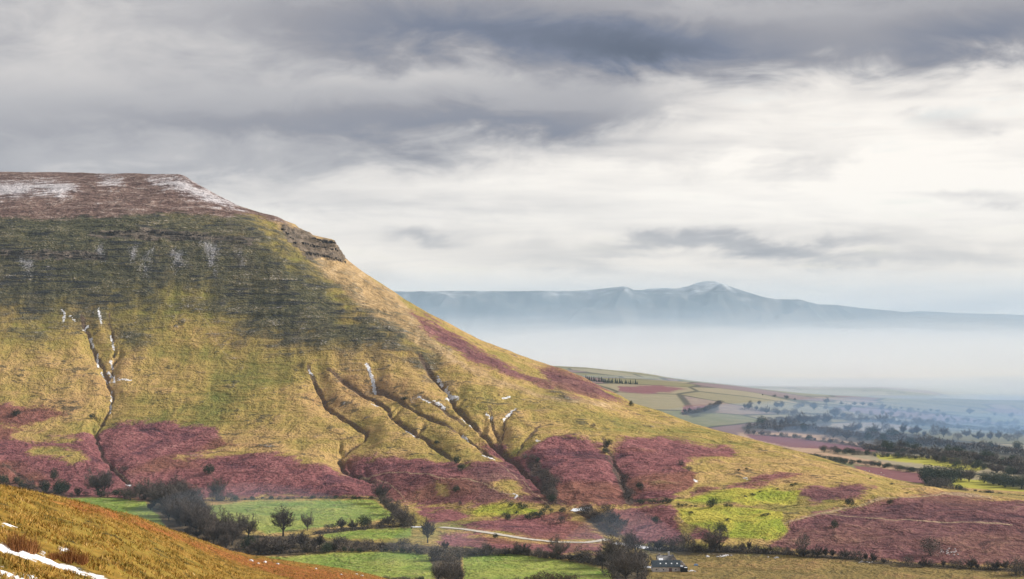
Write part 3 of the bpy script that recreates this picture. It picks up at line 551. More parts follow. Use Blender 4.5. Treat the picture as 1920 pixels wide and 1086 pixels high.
def lens(name, cx, cy, rx, ry, z0, top, mat, bumps=0.0, nx=90, ny=60, seed=1, rounded=False):
    """closed lens-shaped body of mist: flat underside, uneven top that thins out to its rim"""
    a = np.linspace(-1, 1, nx)[:, None] + 0 * np.linspace(-1, 1, ny)[None, :]; b_ = np.linspace(-1, 1, ny)[None, :] + 0 * a
    r = np.clip(1 - np.maximum(np.abs(a), np.abs(b_)) ** 4, 0, 1)
    if rounded: r = np.clip(1 - a * a - b_ * b_, 0, 1) ** 2
    h = r ** .5 * (1 + bumps * fbm(a * rx / 1800 + 7, b_ * ry / 2500, 4, seed)) * (top - z0) + 1.0
    x = cx + a * rx; y = cy + b_ * ry
    up = np.stack([x, y, z0 + h], -1).reshape(-1, 3); dn = np.stack([x, y, z0 + 0 * h], -1).reshape(-1, 3)
    f = grid_faces(nx, ny); N = nx * ny
    idx = np.arange(N).reshape(nx, ny); rim = np.concatenate([idx[:, 0], idx[-1, 1:], idx[::-1, -1][1:], idx[0, ::-1][1:]])
    q = np.stack([rim[:-1] + N, rim[1:] + N, rim[1:], rim[:-1]], -1)
    return put(name, mesh_np(name, np.concatenate([up, dn]), np.concatenate([f, f[:, ::-1] + N, q]), [mat], True), kind='stuff')
for i_, (y0_, y1_, top_, de_) in enumerate(((8000, 19000, 330, 2.4e-5), (8500, 18700, 190, 2.0e-5), (9500, 18300, 100, 1.6e-5), (9000, 18000, 62, 2.2e-5), (9000, 17600, 28, 3.0e-5), (8600, 17200, -4, 4.2e-5), (8000, 16800, -38, 6e-5), (7800, 16200, -74, 9e-5), (7400, 15600, -112, 1.2e-4), (7000, 15000, -160, 1.3e-4), (6700, 14400, -215, 1.4e-4))):
    lens('mist_bank', 1500 + 90 * i_, (y0_ + y1_) / 2, 9400 - 170 * i_, (y1_ - y0_) / 2, -414 + 2 * i_, top_, vol_mat('mist', (.60, .79, 1.0) if i_ < 3 else (.99, .99, 1.0), de_), .05 if i_ < 2 else .22 + .01 * i_, 110, 60, 5 + i_)
lens('mist_bank', 3300, 16300, 1500, 500, -400, -78, vol_mat('mist_mound', (1, .985, .97), 9e-4), .22, 80, 40, 9)
lens('mist_bank', 3300, 12500, 1300, 700, -400, -128, vol_mat('mist_mound', (1, .985, .97), 6e-4), .2, 80, 40, 19)
for cx_, cy_, rx_, ry_, z0_, tp_ in ((700, 5200, 700, 420, -262, -176), (1900, 5600, 900, 500, -290, -205), (1500, 7300, 1300, 500, -300, -190), (3000, 8200, 1500, 600, -330, -175), (900, 9000, 1600, 700, -330, -135)):
    lens('mist_bank', cx_, cy_, rx_, ry_, z0_, tp_, vol_mat('mist_wisp', (.97, .98, 1.0), 5e-4), .35, 60, 40, int(cy_), True)
blue = vol_mat('blue_mist', (.55, .75, 1.0), 2.8e-4)
lens('valley_mist', 1300, 3900, 2300, 1500, -300, -134, blue, .06, 70, 50, 13)
blue2 = vol_mat('low_blue_mist', (.38, .62, 1.0), 6.0e-4)
lens('valley_mist', 850, 2850, 1000, 800, -190, -122, blue2, .10, 70, 40, 14, True)
lens('valley_mist', 720, 2480, 560, 480, -190, -130, blue2, .12, 70, 40, 15, True)
smoke = vol_mat('drifting_smoke', (.50, .72, 1.0), 8e-4)
lens('valley_mist', 62, 985, 48, 110, -140, -104, smoke, .1, 40, 40, 23, True)
lens('valley_mist', -40, 960, 46, 100, -140, -108, smoke, .1, 40, 40, 24, True)
lens('valley_mist', -165, 1120, 110, 140, -140, -102, vol_mat('thin_smoke', (.50, .72, 1.0), 7e-4), .1, 40, 40, 25, True)

# ------------------------------------------------------------------ vegetation prototypes (unit height, shared meshes)
def leafy(name, stops, rough=.85, var=.35):
    m, g, b = new_mat(name, rough); oi = g.n('ShaderNodeObjectInfo'); r = E(g, oi.outputs['Random'])
    geo = g.n('ShaderNodeNewGeometry'); ri = E(g, geo.outputs['Random Per Island'])
    c = g.ramp(ri * (1 - var) + r * var, stops); g.link(c, b.inputs['Base Color']); return m
M['twig'] = leafy('bare_twigs', [(.1, (.050, .043, .044)), (.5, (.105, .088, .080)), (.9, (.18, .148, .125))])
M['bark'] = leafy('bark', [(.2, (.035, .030, .026)), (.8, (.07, .06, .05))])
M['ever'] = leafy('evergreen_leaves', [(.1, (.018, .028, .022)), (.5, (.042, .058, .036)), (.9, (.085, .10, .055))])
M['rust'] = leafy('russet_twigs', [(.1, (.05, .035, .025)), (.5, (.11, .075, .045)), (.9, (.19, .14, .07))])
M['spruce'] = leafy('spruce_needles', [(.1, (.012, .020, .016)), (.9, (.03, .042, .028))])
class Tri:
    def __init__(s): s.v = []; s.f = []; s.m = []
    def tube(s, a, b, ra, rb, mi=0, k=5):
        a = Vector(a); b = Vector(b); d = (b - a).normalized(); u = d.orthogonal().normalized(); w = d.cross(u); o = len(s.v)
        for p, r in ((a, ra), (b, rb)):
            for i in range(k): t = 2 * math.pi * i / k; s.v.append(p + (u * math.cos(t) + w * math.sin(t)) * r)
        for i in range(k):
            j = (i + 1) % k; s.f += [(o + i, o + j, o + k + j), (o + i, o + k + j, o + k + i)]; s.m += [mi, mi]
    def sliver(s, a, b, w, mi=0, rnd=random):
        a = Vector(a); b = Vector(b); d = (b - a); u = d.orthogonal().normalized(); q = d.cross(u).normalized(); t = rnd.uniform(0, 6.28)
        x = (u * math.cos(t) + q * math.sin(t)) * w; o = len(s.v); s.v += [a - x, a + x, b]; s.f.append((o, o + 1, o + 2)); s.m.append(mi)
    def mesh(s, name, mats, smooth=False): return mesh_np(name, [tuple(p) for p in s.v], s.f, mats, smooth, None, s.m)
def grow(seed, spread=.46, trunk=.15, nl=11, twigs=24, tw=.0019, lean=0.0, upright=.55, levels=3):
    """bare broadleaf tree: tapered trunk, limbs that fork, sprays of twigs"""
    rd = random.Random(seed); tr = Tri(); cr = Tri()
    def branch(p, d, L, r, lev):
        steps = 3; q = Vector(p)
        for i in range(steps):
            d = (d + Vector((rd.gauss(0, .16), rd.gauss(0, .16), rd.gauss(.05, .10)))).normalized(); e = q + d * (L / steps)
            r1 = r * (1 - .32); (tr if lev == 0 else cr).tube(q, e, r * (1 if lev < 2 else .6), r1 * (1 if lev < 2 else .6), 0, 5 if lev < 2 else 3); q = e; r = r1
            if lev >= 1 or i > 0:
                if lev < levels:
                    for _ in range(2 if lev < 2 else 1):
                        dd = (d * .75 + Vector((rd.gauss(0, .55), rd.gauss(0, .55), rd.gauss(.12, .3)))).normalized()
                        branch(q, dd, L * rd.uniform(.5, .75), r * .62, lev + 1)
            if lev >= levels - 1:
                for _ in range(twigs // 3):
                    dd = (d * .6 + Vector((rd.gauss(0, .6), rd.gauss(0, .6), rd.gauss(.10, .45)))).normalized()
                    cr.sliver(q - d * (L / steps) * rd.random(), q + dd * rd.uniform(.04, .10), tw, 0, rd)
    top = Vector((lean * trunk, 0, trunk)); tr.tube((0, 0, -.03), top * .5, .030, .024); tr.tube(top * .5, top, .024, .019)
    for i in range(nl):
        a = 2 * math.pi * (i + rd.random() * .7) / nl; up = rd.uniform(upright * .6, 1.5)
        d = Vector((math.cos(a) * spread * 1.6, math.sin(a) * spread * 1.6, up)).normalized()
        branch(top * rd.uniform(.7, 1.0), d, rd.uniform(.26, .38), .010, 1)
    branch(top, Vector((lean, 0, 1)).normalized(), .42, .017, 1)
    cz = trunk + .34; Rw, Rh = .36 + .30 * (spread - .4), .40      # crowns round off: shoots thin out towards an even outline
    def soft(p):
        q = Vector((p.x / Rw, p.y / Rw, (p.z - cz) / Rh)); r = q.length
        if r < .45 or p.z < trunk * .9: return p
        k = (.45 + .62 * math.tanh((r - .45) / .62)) / r; k *= 1 + .10 * math.sin(7 * math.atan2(q.y, q.x) + seed) * math.cos(4 * q.z + seed)
        return Vector((q.x * k * Rw, q.y * k * Rw, cz + q.z * k * Rh))
    cr.v = [soft(p) for p in cr.v]
    zmax = max(p.z for p in cr.v) * .98
    for T in (tr, cr): T.v = [Vector((p.x / zmax, p.y / zmax, p.z / zmax)) for p in T.v]
    return tr, cr
def blobby(seed, nleaf=900, w=.55, size=.045, lobes=7, base=.06, mi=1):
    """rounded shrub or dense crown: leaf sprays spread through an uneven, lobed volume"""
    rd = random.Random(seed); t = Tri(); lob = []
    for i in range(lobes):
        a = 6.28 * (i + rd.random()) / lobes; r = rd.uniform(.15, .62) * w
        lob.append((Vector((math.cos(a) * r, math.sin(a) * r, rd.uniform(.20, .62))), rd.uniform(.20, .36)))
    lob.append((Vector((0, 0, .68)), .30))
    for i in range(nleaf):
        c, r = rd.choice(lob); d = Vector((rd.gauss(0, 1), rd.gauss(0, 1), rd.gauss(0, 1))).normalized()
        p = c + d * r * rd.uniform(.55, 1.06); p.z = max(p.z, base * rd.uniform(.3, 1.5))
        q = (d + Vector((rd.gauss(0, .7), rd.gauss(0, .7), rd.gauss(.2, .7)))).normalized() * size * rd.uniform(.8, 2.0)
        t.sliver(p, p + q, size * rd.uniform(.35, .7), mi, rd)
    for i in range(5):
        a = rd.uniform(0, 6.28); t.tube((math.cos(a) * .02, math.sin(a) * .02, -.04), (math.cos(a) * w * .4, math.sin(a) * w * .4, .45), .016, .006, 0, 4)
    return t
def spruce(seed):
    rd = random.Random(seed); t = Tri(); t.tube((0, 0, -.03), (0, 0, .95), .02, .003, 0, 5)
    for i in range(520):
        z = .10 + .90 * (rd.random() ** 1.25); r = (1 - z) * .24 + .012; a = rd.uniform(0, 6.28); l = r * rd.uniform(.65, 1.1)
        t.sliver((0, 0, z), (math.cos(a) * l, math.sin(a) * l, z - .05 * rd.random() - .02), .018, 1, rd)
    return t
BARE = []
for sd, kw in ((3, dict()), (11, dict(spread=.52, nl=10)), (23, dict(spread=.36, upright=.9, trunk=.20)), (31, dict(lean=.25, spread=.46)), (47, dict(spread=.60, trunk=.13, nl=12))):
    tr, cr = grow(sd, **kw); BARE.append((tr.mesh('trunk', [M['bark']]), cr.mesh('crown', [M['twig']])))
def whole(sd, **kw):      # trunk and crown in one mesh, for trees too small in view to show parts
    tr, cr = grow(sd, **kw); o = len(tr.v); tr.v += cr.v; tr.f += [tuple(i + o for i in f) for f in cr.f]; tr.m += [1] * len(cr.f)
    return tr.mesh('bare_tree', [M['bark'], M['twig']])
SMALL = [whole(61, levels=2, twigs=60, tw=.0044, spread=.5, trunk=.10), whole(67, levels=2, twigs=60, tw=.0044, spread=.38, trunk=.13), whole(71, levels=2, twigs=60, tw=.0044, spread=.66, nl=12, trunk=.08), whole(77, levels=2, twigs=60, tw=.0044, spread=.5, nl=11, trunk=.09, lean=.5)]
SHRUB = [blobby(s_, 1500, .62, .034).mesh('shrub', [M['bark'], M['twig']]) for s_ in (5, 6, 7)]
EVER = [blobby(s_, 2200, .6, .036).mesh('evergreen_shrub', [M['bark'], M['ever']]) for s_ in (15, 16, 17)]
GORSE = [blobby(s_, 600, .95, .07, 8, .02).mesh('gorse_bush', [M['bark'], M['ever']]) for s_ in (25, 26)]
RUSSET = [blobby(s_, 1800, .7, .036).mesh('russet_shrub', [M['bark'], M['rust']]) for s_ in (35, 36)]
SPRUCE = [spruce(s_).mesh('spruce_tree', [M['bark'], M['spruce']]) for s_ in (1, 2)]
IVY = []
for s_ in (81, 82):
    tr, cr = grow(s_, spread=.45); t = blobby(s_, 2600, .55, .032, 10, .22); IVY.append((tr.mesh('trunk', [M['bark']]), t.mesh('crown', [M['bark'], M['ever']])))
KIND = {'bare': ('bare_tree', 'tree'), 'tree': ('bare_tree', 'tree'), 'ivy': ('evergreen_tree', 'tree'), 'shrub': ('leafless_shrub', 'shrub'), 'ever': ('evergreen_shrub', 'shrub'),
        'gorse': ('gorse_bush', 'bush'), 'russet': ('russet_shrub', 'shrub'), 'spruce': ('spruce_tree', 'tree')}
MESHES = {'tree': SMALL, 'shrub': SHRUB, 'ever': EVER, 'gorse': GORSE, 'russet': RUSSET, 'spruce': SPRUCE}
rt = random.Random(99)
def plant(sheet, px, row, h, kind, label, group=None, wide=1.0):
    p = sheet.pick(px, row); hm = h * p.y / F; name, cat = KIND[kind]
    if kind in ('bare', 'ivy'):
        tr, cr = rt.choice(BARE if kind == 'bare' else IVY)
        o = bpy.data.objects.new(name, None); o.empty_display_size = .5; col.objects.link(o)
        for nm, me in (('trunk', tr), ('crown', cr)):
            c = bpy.data.objects.new(nm, me); col.objects.link(c); c.parent = o
    else:
        o = bpy.data.objects.new(name, rt.choice(MESHES[kind])); col.objects.link(o)
    o.location = (p.x, p.y, p.z - .02 * hm); o.rotation_euler = (0, 0, rt.uniform(0, 6.28))
    k = wide * rt.uniform(.85, 1.2) * (1.05 if kind == 'bare' else 1.0); o.scale = (hm * k * rt.uniform(.85, 1.15), hm * k * rt.uniform(.85, 1.15), hm * rt.uniform(.92, 1.08))
    o['label'] = label; o['category'] = cat
    if group: o['group'] = group
    return o
ONES = ['first', 'second', 'third', 'fourth', 'fifth', 'sixth', 'seventh', 'eighth', 'ninth', 'tenth', 'eleventh', 'twelfth', 'thirteenth', 'fourteenth', 'fifteenth', 'sixteenth', 'seventeenth', 'eighteenth', 'nineteenth']
def ordinal(i):
    if i < 20: return ONES[i - 1]
    t, u = divmod(i, 10); tens = {2: ('twenty', 'twentieth'), 3: ('thirty', 'thirtieth'), 4: ('forty', 'fortieth')}[t]
    return tens[1] if u == 0 else tens[0] + '-' + ONES[u - 1]
NOUN = {'bare': 'tall bare tree', 'tree': 'bare tree', 'ivy': 'dark evergreen tree', 'shrub': 'leafless shrub', 'ever': 'dark evergreen shrub', 'gorse': 'low gorse bush', 'russet': 'russet shrub', 'spruce': 'spruce'}
def line(sheet, where, spots, wide=1.0):
    """a row of plants; spots are (px, row, height px, kind); labelled by their order from the left among their kind"""
    cnt = {}
    for px, row, h, kind in sorted(spots):
        noun = NOUN[kind]; cnt[noun] = cnt.get(noun, 0) + 1
        plant(sheet, px, row, h, kind, f'{noun}, {ordinal(cnt[noun])} from the left {where}', f'{noun}s {where}', wide)
def along(P, nn, h0, h1, kinds, jit=2.0, seed=0, jx=.35):
    """spots strung along a polyline of photo points"""
    rd = random.Random(seed); P = np.asarray(P, float); L = np.concatenate([[0], np.cumsum(np.hypot(*np.diff(P, axis=0).T))]); out = []
    for i in range(nn):
        t = L[-1] * np.clip((i + .5 + rd.uniform(-jx, jx)) / nn, 0, 1)
        out.append((float(np.interp(t, L, P[:, 0])), float(np.interp(t, L, P[:, 1])) + rd.uniform(-jit, jit), rd.uniform(h0, h1), rd.choice(kinds)))
    return out

# ---- single trees and shrubs that stand apart
for px, row, h, kind, wide, lab in [
    (30, 780, 16, 'ever', 1.2, 'round dark shrub alone in the leftmost bracken patch on the hill'),
    (173, 786, 12, 'ever', .9, 'small dark shrub on the left bank of the snowy gully'),
    (184, 929, 55, 'bare', .9, 'tall bare tree, left of a close pair beside the foreground slope'),
    (195, 930, 52, 'bare', .8, 'tall bare tree, right of a close pair beside the foreground slope'),
    (101, 900, 26, 'ivy', .8, 'narrow dark tree at the foot of the bracken above the foreground crest'),
    (112, 926, 32, 'ivy', .8, 'dark ivy-clad tree at the left field corner below the bracken'),
    (393, 889, 19, 'ever', 1.25, 'round dark bush alone in bracken above the upper green field'),
    (406, 937, 48, 'bare', 1.1, 'spreading bare tree at the top left corner of the upper green field'),
    (232, 885, 16, 'shrub', 1.2, 'grey shrub in the mouth of the left gully'),
    (531, 1006, 62, 'bare', 1.0, 'largest bare tree standing in front of the upper green field'),
    (576, 995, 38, 'bare', .8, 'slender bare tree right of the largest bare tree'),
    (446, 1008, 50, 'bare', .9, 'bare tree at the lower left corner of the upper green field'),
    (465, 1009, 52, 'bare', .9, 'bare tree between the lower field corner and the largest tree'),
    (714, 944, 50, 'bare', 1.0, 'grey bare tree at the top right corner of the upper green field'),
    (802, 1018, 55, 'bare', .9, 'misty bare tree at the left end of the white track'),
    (856, 869, 16, 'ever', 1.1, 'dark green holly on the bracken edge below the middle gullies'),
    (865, 882, 15, 'ever', 1.0, 'dark shrub just below the holly on the bracken edge'),
    (855, 922, 15, 'ever', .9, 'small upright shrub in the middle of the central bracken'),
    (863, 946, 10, 'shrub', .8, 'tiny shrub below the upright one in the central bracken'),
    (758, 750, 8, 'ever', 1.4, 'dark bush beside the second gully high on the slope'),
    (818, 832, 7, 'ever', 1.5, 'little dark bush between two gullies above the bracken'),
    (1139, 838, 18, 'ever', .9, 'dark conifer-like shrub at the top of the right bracken'),
    (1135, 850, 13, 'ever', 1.0, 'dark shrub right below the conifer-like one'),
    (1112, 802, 9, 'shrub', 1.5, 'faint grey bush in the grass above the right bracken'),
    (1174, 902, 17, 'shrub', 1.2, 'upper grey shrub in the shallow gully of the right bracken'),
    (1200, 918, 16, 'ever', 1.0, 'green shrub right of the shallow bracken gully'),
    (1179, 934, 22, 'shrub', 1.1, 'large grey-green shrub at the foot of the shallow bracken gully'),
    (1277, 872, 12, 'shrub', 1.3, 'grey bush on the right edge of the right bracken'),
    (1293, 884, 12, 'shrub', 1.0, 'small bush just outside the right bracken edge'),
    (952, 976, 17, 'ever', 1.0, 'upright green bush between the gorse and the white track'),
    (1052, 981, 18, 'shrub', 1.2, 'round grey bush on the bracken mound above the white track'),
    (929, 1009, 10, 'ever', 1.4, 'low dark bush on the near side of the white track'),
    (1334, 951, 19, 'ever', 1.5, 'wide dark green tree at the top of the lime-green pasture'),
    (1230, 982, 17, 'ever', 1.0, 'dark bush in the bracken patch left of the lime-green pasture'),
    (1341, 1034, 50, 'bare', 1.0, 'tall bare tree at the lower edge of the lime-green pasture'),
    (1351, 1000, 22, 'ivy', 1.2, 'dark leafy crown right behind the tall bare pasture tree'),
    (1594, 951, 19, 'ever', 1.2, 'dark round tree on the path above the right-hand heath'),
    (1565, 990, 19, 'ever', 1.2, 'dark round tree in the left part of the right-hand heath'),
    (1668, 945, 11, 'ever', 1.3, 'small bush at the top edge of the right-hand heath'),
    (1747, 1042, 42, 'shrub', 1.0, 'large round grey tree in the right-hand heath'),
    (1505, 1040, 46, 'shrub', .7, 'tall dense tree at the left corner of the right-hand heath'),
    (1183, 762, 12, 'ever', .9, 'dark tree peeping over the spur where it meets the plain')]:
    plant(hill, px, row, h, kind, lab, None, wide)

# ---- woods, hedges and scrub in the valley
line(hill, 'in the scrub above the foreground crest', along([(-10, 905), (60, 915), (130, 926)], 9, 16, 26, ['shrub', 'ever', 'shrub'], 5, 1) + along([(120, 930), (180, 931), (280, 938)], 9, 10, 20, ['shrub', 'ever'], 2, 2), 1.2)
line(hill, 'in the wood below the left gully', along([(240, 938), (300, 940), (350, 930)], 8, 32, 46, ['bare'], 5, 3) + along([(300, 960), (340, 985), (400, 1020), (440, 1030)], 22, 44, 66, ['bare'], 10, 4)
     + along([(330, 950), (370, 970), (385, 990)], 13, 38, 58, ['bare'], 10, 5) + along([(270, 945), (320, 970), (380, 1025), (470, 1050)], 12, 16, 28, ['shrub', 'tree', 'tree'], 8, 6))
line(hill, 'around the spreading tree by the upper field', along([(395, 940), (445, 941)], 5, 14, 24, ['shrub', 'ever'], 2, 7), 1.1)
line(hill, 'along the top of the upper green field', along([(455, 937), (560, 935), (700, 935)], 16, 4, 7, ['ever', 'shrub'], .8, 8), 1.7)
line(hill, 'in the dark belt below the largest tree', along([(455, 1030), (500, 1034), (560, 1032), (640, 1034)], 20, 20, 38, ['shrub', 'tree', 'ever', 'tree'], 8, 9), 1.1)
line(hill, 'in the hedge between the two upper fields', [(615, 994, 16, 'shrub'), (626, 993, 14, 'shrub'), (639, 993, 26, 'tree'), (661, 992, 22, 'tree'), (681, 991, 26, 'ever'), (691, 990, 19, 'shrub'), (717, 987, 20, 'shrub'), (727, 986, 24, 'tree'), (738, 984, 20, 'shrub')] + along([(590, 1002), (640, 997), (760, 988)], 10, 6, 10, ['shrub'], 1, 10), 1.1)
line(hill, 'in the hedge above the lower green field', [(631, 1024, 20, 'tree'), (650, 1024, 18, 'shrub'), (668, 1026, 16, 'shrub'), (690, 1028, 22, 'shrub'), (715, 1030, 20, 'tree'), (732, 1032, 17, 'shrub'), (757, 1026, 19, 'shrub'), (780, 1030, 14, 'shrub')] + along([(640, 1036), (720, 1034), (800, 1040)], 12, 8, 13, ['shrub', 'ever'], 1.5, 11), 1.2)
line(hill, 'down the right side of the upper green field', [(722, 952, 32, 'bare'), (735, 965, 34, 'bare'), (750, 980, 40, 'bare'), (760, 988, 36, 'bare'), (770, 992, 26, 'shrub'), (742, 972, 22, 'shrub')])
line(hill, 'in the blue copse between the two bottom fields', [(812, 1052, 30, 'shrub'), (828, 1050, 36, 'shrub'), (862, 1047, 30, 'shrub'), (842, 1098, 56, 'bare'), (822, 1092, 44, 'bare'), (858, 1094, 46, 'bare'), (850, 1090, 40, 'shrub'), (846, 1066, 34, 'shrub'), (835, 1034, 24, 'tree')])
line(hill, 'in the hedge above the bottom field', along([(872, 1042), (960, 1040), (1060, 1050), (1130, 1058)], 18, 15, 26, ['shrub', 'tree', 'shrub'], 2, 12) + [(1046, 1049, 52, 'bare'), (910, 1042, 28, 'shrub'), (1088, 1054, 32, 'shrub')], 1.1)
line(hill, 'in the copse left of the farm', [(1147, 1064, 72, 'bare'), (1132, 1060, 40, 'bare'), (1160, 1078, 62, 'bare'), (1178, 1034, 46, 'bare'), (1192, 1040, 42, 'bare'), (1176, 1092, 66, 'bare'), (1196, 1082, 54, 'bare'), (1166, 1050, 44, 'bare'), (1186, 1066, 46, 'bare'), (1202, 1060, 30, 'shrub'), (1150, 1090, 44, 'shrub'), (1206, 1092, 36, 'shrub')])
line(hill, 'in the bracken gully above the gorse', [(984, 860, 11, 'shrub'), (997, 863, 13, 'shrub'), (1008, 866, 10, 'ever'), (1025, 892, 15, 'shrub'), (1016, 898, 12, 'shrub'), (1042, 910, 22, 'shrub'), (1032, 930, 25, 'shrub'), (1026, 918, 18, 'shrub'), (1036, 940, 16, 'ever')], 1.3)
line(hill, 'in the rough pasture below the central bracken', [(958, 950, 8, 'gorse'), (975, 952, 11, 'gorse'), (983, 954, 10, 'gorse'), (1012, 970, 13, 'gorse'), (1000, 968, 10, 'gorse'), (1025, 956, 11, 'gorse'), (1018, 962, 10, 'gorse'), (1033, 960, 8, 'gorse'), (989, 973, 12, 'gorse'), (945, 968, 8, 'gorse'), (1054, 960, 10, 'gorse'), (968, 963, 6, 'gorse')], 1.2)
line(hill, 'in the dark thicket above the end of the track', along([(1095, 962), (1120, 972), (1150, 990)], 10, 14, 26, ['shrub'], 4, 14) + along([(1130, 965), (1160, 985), (1160, 1000)], 6, 18, 30, ['shrub', 'tree'], 4, 15), 1.2)
line(hill, 'in the wall line above the lime-green pasture', along([(1195, 944), (1240, 943), (1262, 942)], 8, 7, 11, ['gorse'], 1.5, 16) + along([(1268, 948), (1310, 951)], 5, 4, 6, ['gorse'], 1, 17) + [(1362, 950, 7, 'gorse'), (1370, 951, 6, 'gorse')], 1.2)
line(hill, 'scattered over the slope above the pasture', [(1296, 963, 5, 'gorse'), (1364, 976, 6, 'gorse'), (1397, 932, 4, 'gorse'), (1412, 929, 5, 'gorse'), (1425, 923, 4, 'gorse'), (1485, 911, 5, 'gorse'), (1492, 909, 5, 'gorse'), (1458, 918, 3, 'gorse'), (1400, 881, 4, 'gorse'), (1385, 883, 4, 'gorse'), (1430, 968, 5, 'gorse'), (1440, 966, 5, 'gorse'), (1632, 898, 3, 'gorse'), (1672, 909, 4, 'gorse'), (1700, 926, 4, 'gorse')], 1.6)
line(hill, 'in the hedgerow below the lime-green pasture', along([(1215, 1030), (1260, 1030), (1300, 1032)], 9, 18, 32, ['shrub', 'tree', 'shrub'], 3, 18) + along([(1300, 1034), (1400, 1034), (1480, 1040)], 20, 13, 24, ['tree', 'shrub', 'shrub'], 1.5, 19), .95)
line(hill, 'in the hedgerow below the right-hand heath', along([(1490, 1042), (1600, 1048), (1660, 1056)], 13, 12, 24, ['shrub', 'tree'], 1.5, 20) + along([(1700, 1060), (1780, 1064), (1850, 1066), (1900, 1070)], 11, 14, 26, ['tree', 'shrub'], 2, 21) + [(1906, 1080, 40, 'shrub'), (1918, 1078, 32, 'shrub')])
line(hill, 'rising into view at the bottom edge', [(988, 1094, 14, 'russet'), (1005, 1096, 22, 'russet'), (1018, 1096, 26, 'russet'), (1040, 1096, 26, 'russet'), (1056, 1096, 25, 'russet'), (1072, 1097, 22, 'russet'), (970, 1096, 14, 'russet'), (910, 1093, 10, 'russet'), (940, 1094, 9, 'russet')], 1.2)
line(hill, 'along the foot of the lower green field', along([(660, 1088), (740, 1090), (800, 1090)], 10, 7, 12, ['ever', 'shrub'], 1, 23), 1.5)

# ---- the plain beyond the spur
line(plain, 'along the lane behind the spur', along([(1505, 858), (1545, 864)], 5, 8, 12, ['ever'], .8, 30) + along([(1556, 865), (1598, 872)], 5, 9, 13, ['ever'], .8, 31) + along([(1610, 870), (1670, 878)], 7, 7, 12, ['ever', 'shrub'], 1, 32) + along([(1678, 880), (1725, 888)], 6, 9, 12, ['ever', 'shrub'], 1, 33), 1.4)
line(plain, 'in the dark clump left of the yellow field', [(1738, 906, 36, 'ivy'), (1750, 912, 42, 'ivy'), (1763, 914, 42, 'ivy'), (1775, 908, 40, 'ivy'), (1745, 918, 26, 'shrub'), (1760, 920, 28, 'shrub'), (1772, 918, 26, 'shrub')], 1.1)
line(plain, 'standing along the far edge of the yellow field', [(1790, 899, 30, 'ivy'), (1802, 901, 26, 'ivy'), (1817, 903, 32, 'bare'), (1845, 905, 22, 'ivy'), (1862, 908, 26, 'ivy'), (1874, 910, 26, 'ivy'), (1885, 914, 30, 'ivy'), (1900, 913, 27, 'ivy'), (1915, 916, 26, 'ivy'), (1932, 917, 26, 'ivy')], 1.2)
line(plain, 'along the near edge of the yellow field', along([(1778, 920), (1850, 930), (1930, 938)], 14, 9, 16, ['shrub', 'ever', 'russet'], 1, 34), 1.3)
line(plain, 'along the road behind the far bracken strip', along([(1396, 812), (1500, 822), (1600, 836), (1700, 850)], 24, 6, 13, ['shrub', 'ever', 'tree'], 1.5, 35), 1.3)
line(plain, 'in the field hedge below the far bracken strip', along([(1540, 846), (1640, 856), (1740, 862), (1830, 870)], 22, 7, 15, ['shrub', 'ever', 'tree'], 2, 36), 1.3)
line(plain, 'in the woods beyond the yellow-green field', along([(1640, 842), (1740, 850), (1840, 862), (1930, 872)], 26, 14, 24, ['tree', 'ever', 'shrub'], 4, 37) + along([(1750, 866), (1840, 880), (1930, 892)], 20, 12, 22, ['tree', 'ever', 'shrub'], 4, 38), 1.15)
line(plain, 'in the blue misty wood of the middle plain', along([(1400, 806), (1500, 808), (1600, 822), (1700, 828), (1800, 838), (1930, 852)], 32, 12, 24, ['tree', 'shrub', 'ever'], 5, 39) + along([(1560, 806), (1700, 816), (1930, 830)], 24, 12, 22, ['tree', 'shrub'], 4, 40), 1.15)
line(plain, 'in the mist below the plain skyline', along([(1280, 776), (1330, 770), (1345, 760)], 8, 8, 16, ['shrub', 'tree'], 2, 41) + along([(1390, 768), (1440, 775), (1500, 780)], 10, 9, 18, ['tree', 'shrub'], 2, 42) + along([(1450, 800), (1500, 796), (1560, 792)], 10, 14, 26, ['tree'], 3, 43)
     + along([(1560, 782), (1600, 790), (1700, 800), (1800, 806)], 16, 12, 24, ['tree', 'shrub'], 3, 44), 1.1)
line(plain, 'in the hedgerows under the far ridge', along([(1400, 758), (1500, 765), (1640, 780), (1760, 792), (1920, 800)], 26, 9, 17, ['tree', 'shrub'], 3, 45) + along([(1640, 768), (1760, 782), (1920, 812)], 16, 7, 14, ['tree', 'shrub'], 2, 46), 1.15)
line(plain, 'on the skyline of the plain', [(1430, 742, 4, 'tree'), (1452, 745, 7, 'tree'), (1474, 748, 9, 'tree'), (1490, 751, 6, 'tree'), (1550, 757, 14, 'tree'), (1578, 759, 8, 'tree'), (1602, 760, 9, 'tree'), (1618, 761, 9, 'tree'), (1632, 762, 9, 'tree'), (1656, 764, 9, 'tree'), (1690, 767, 6, 'tree'), (1722, 770, 5, 'tree'), (1745, 772, 7, 'tree'),
     (1758, 773, 7, 'tree'), (1818, 777, 14, 'tree'), (1896, 783, 12, 'tree'), (1866, 780, 8, 'tree')], 1.3)
line(plain, 'in the plantation on the low far hill', along([(1085, 712), (1130, 717), (1196, 721)], 30, 6, 11, ['spruce'], .6, 47), 1.5)

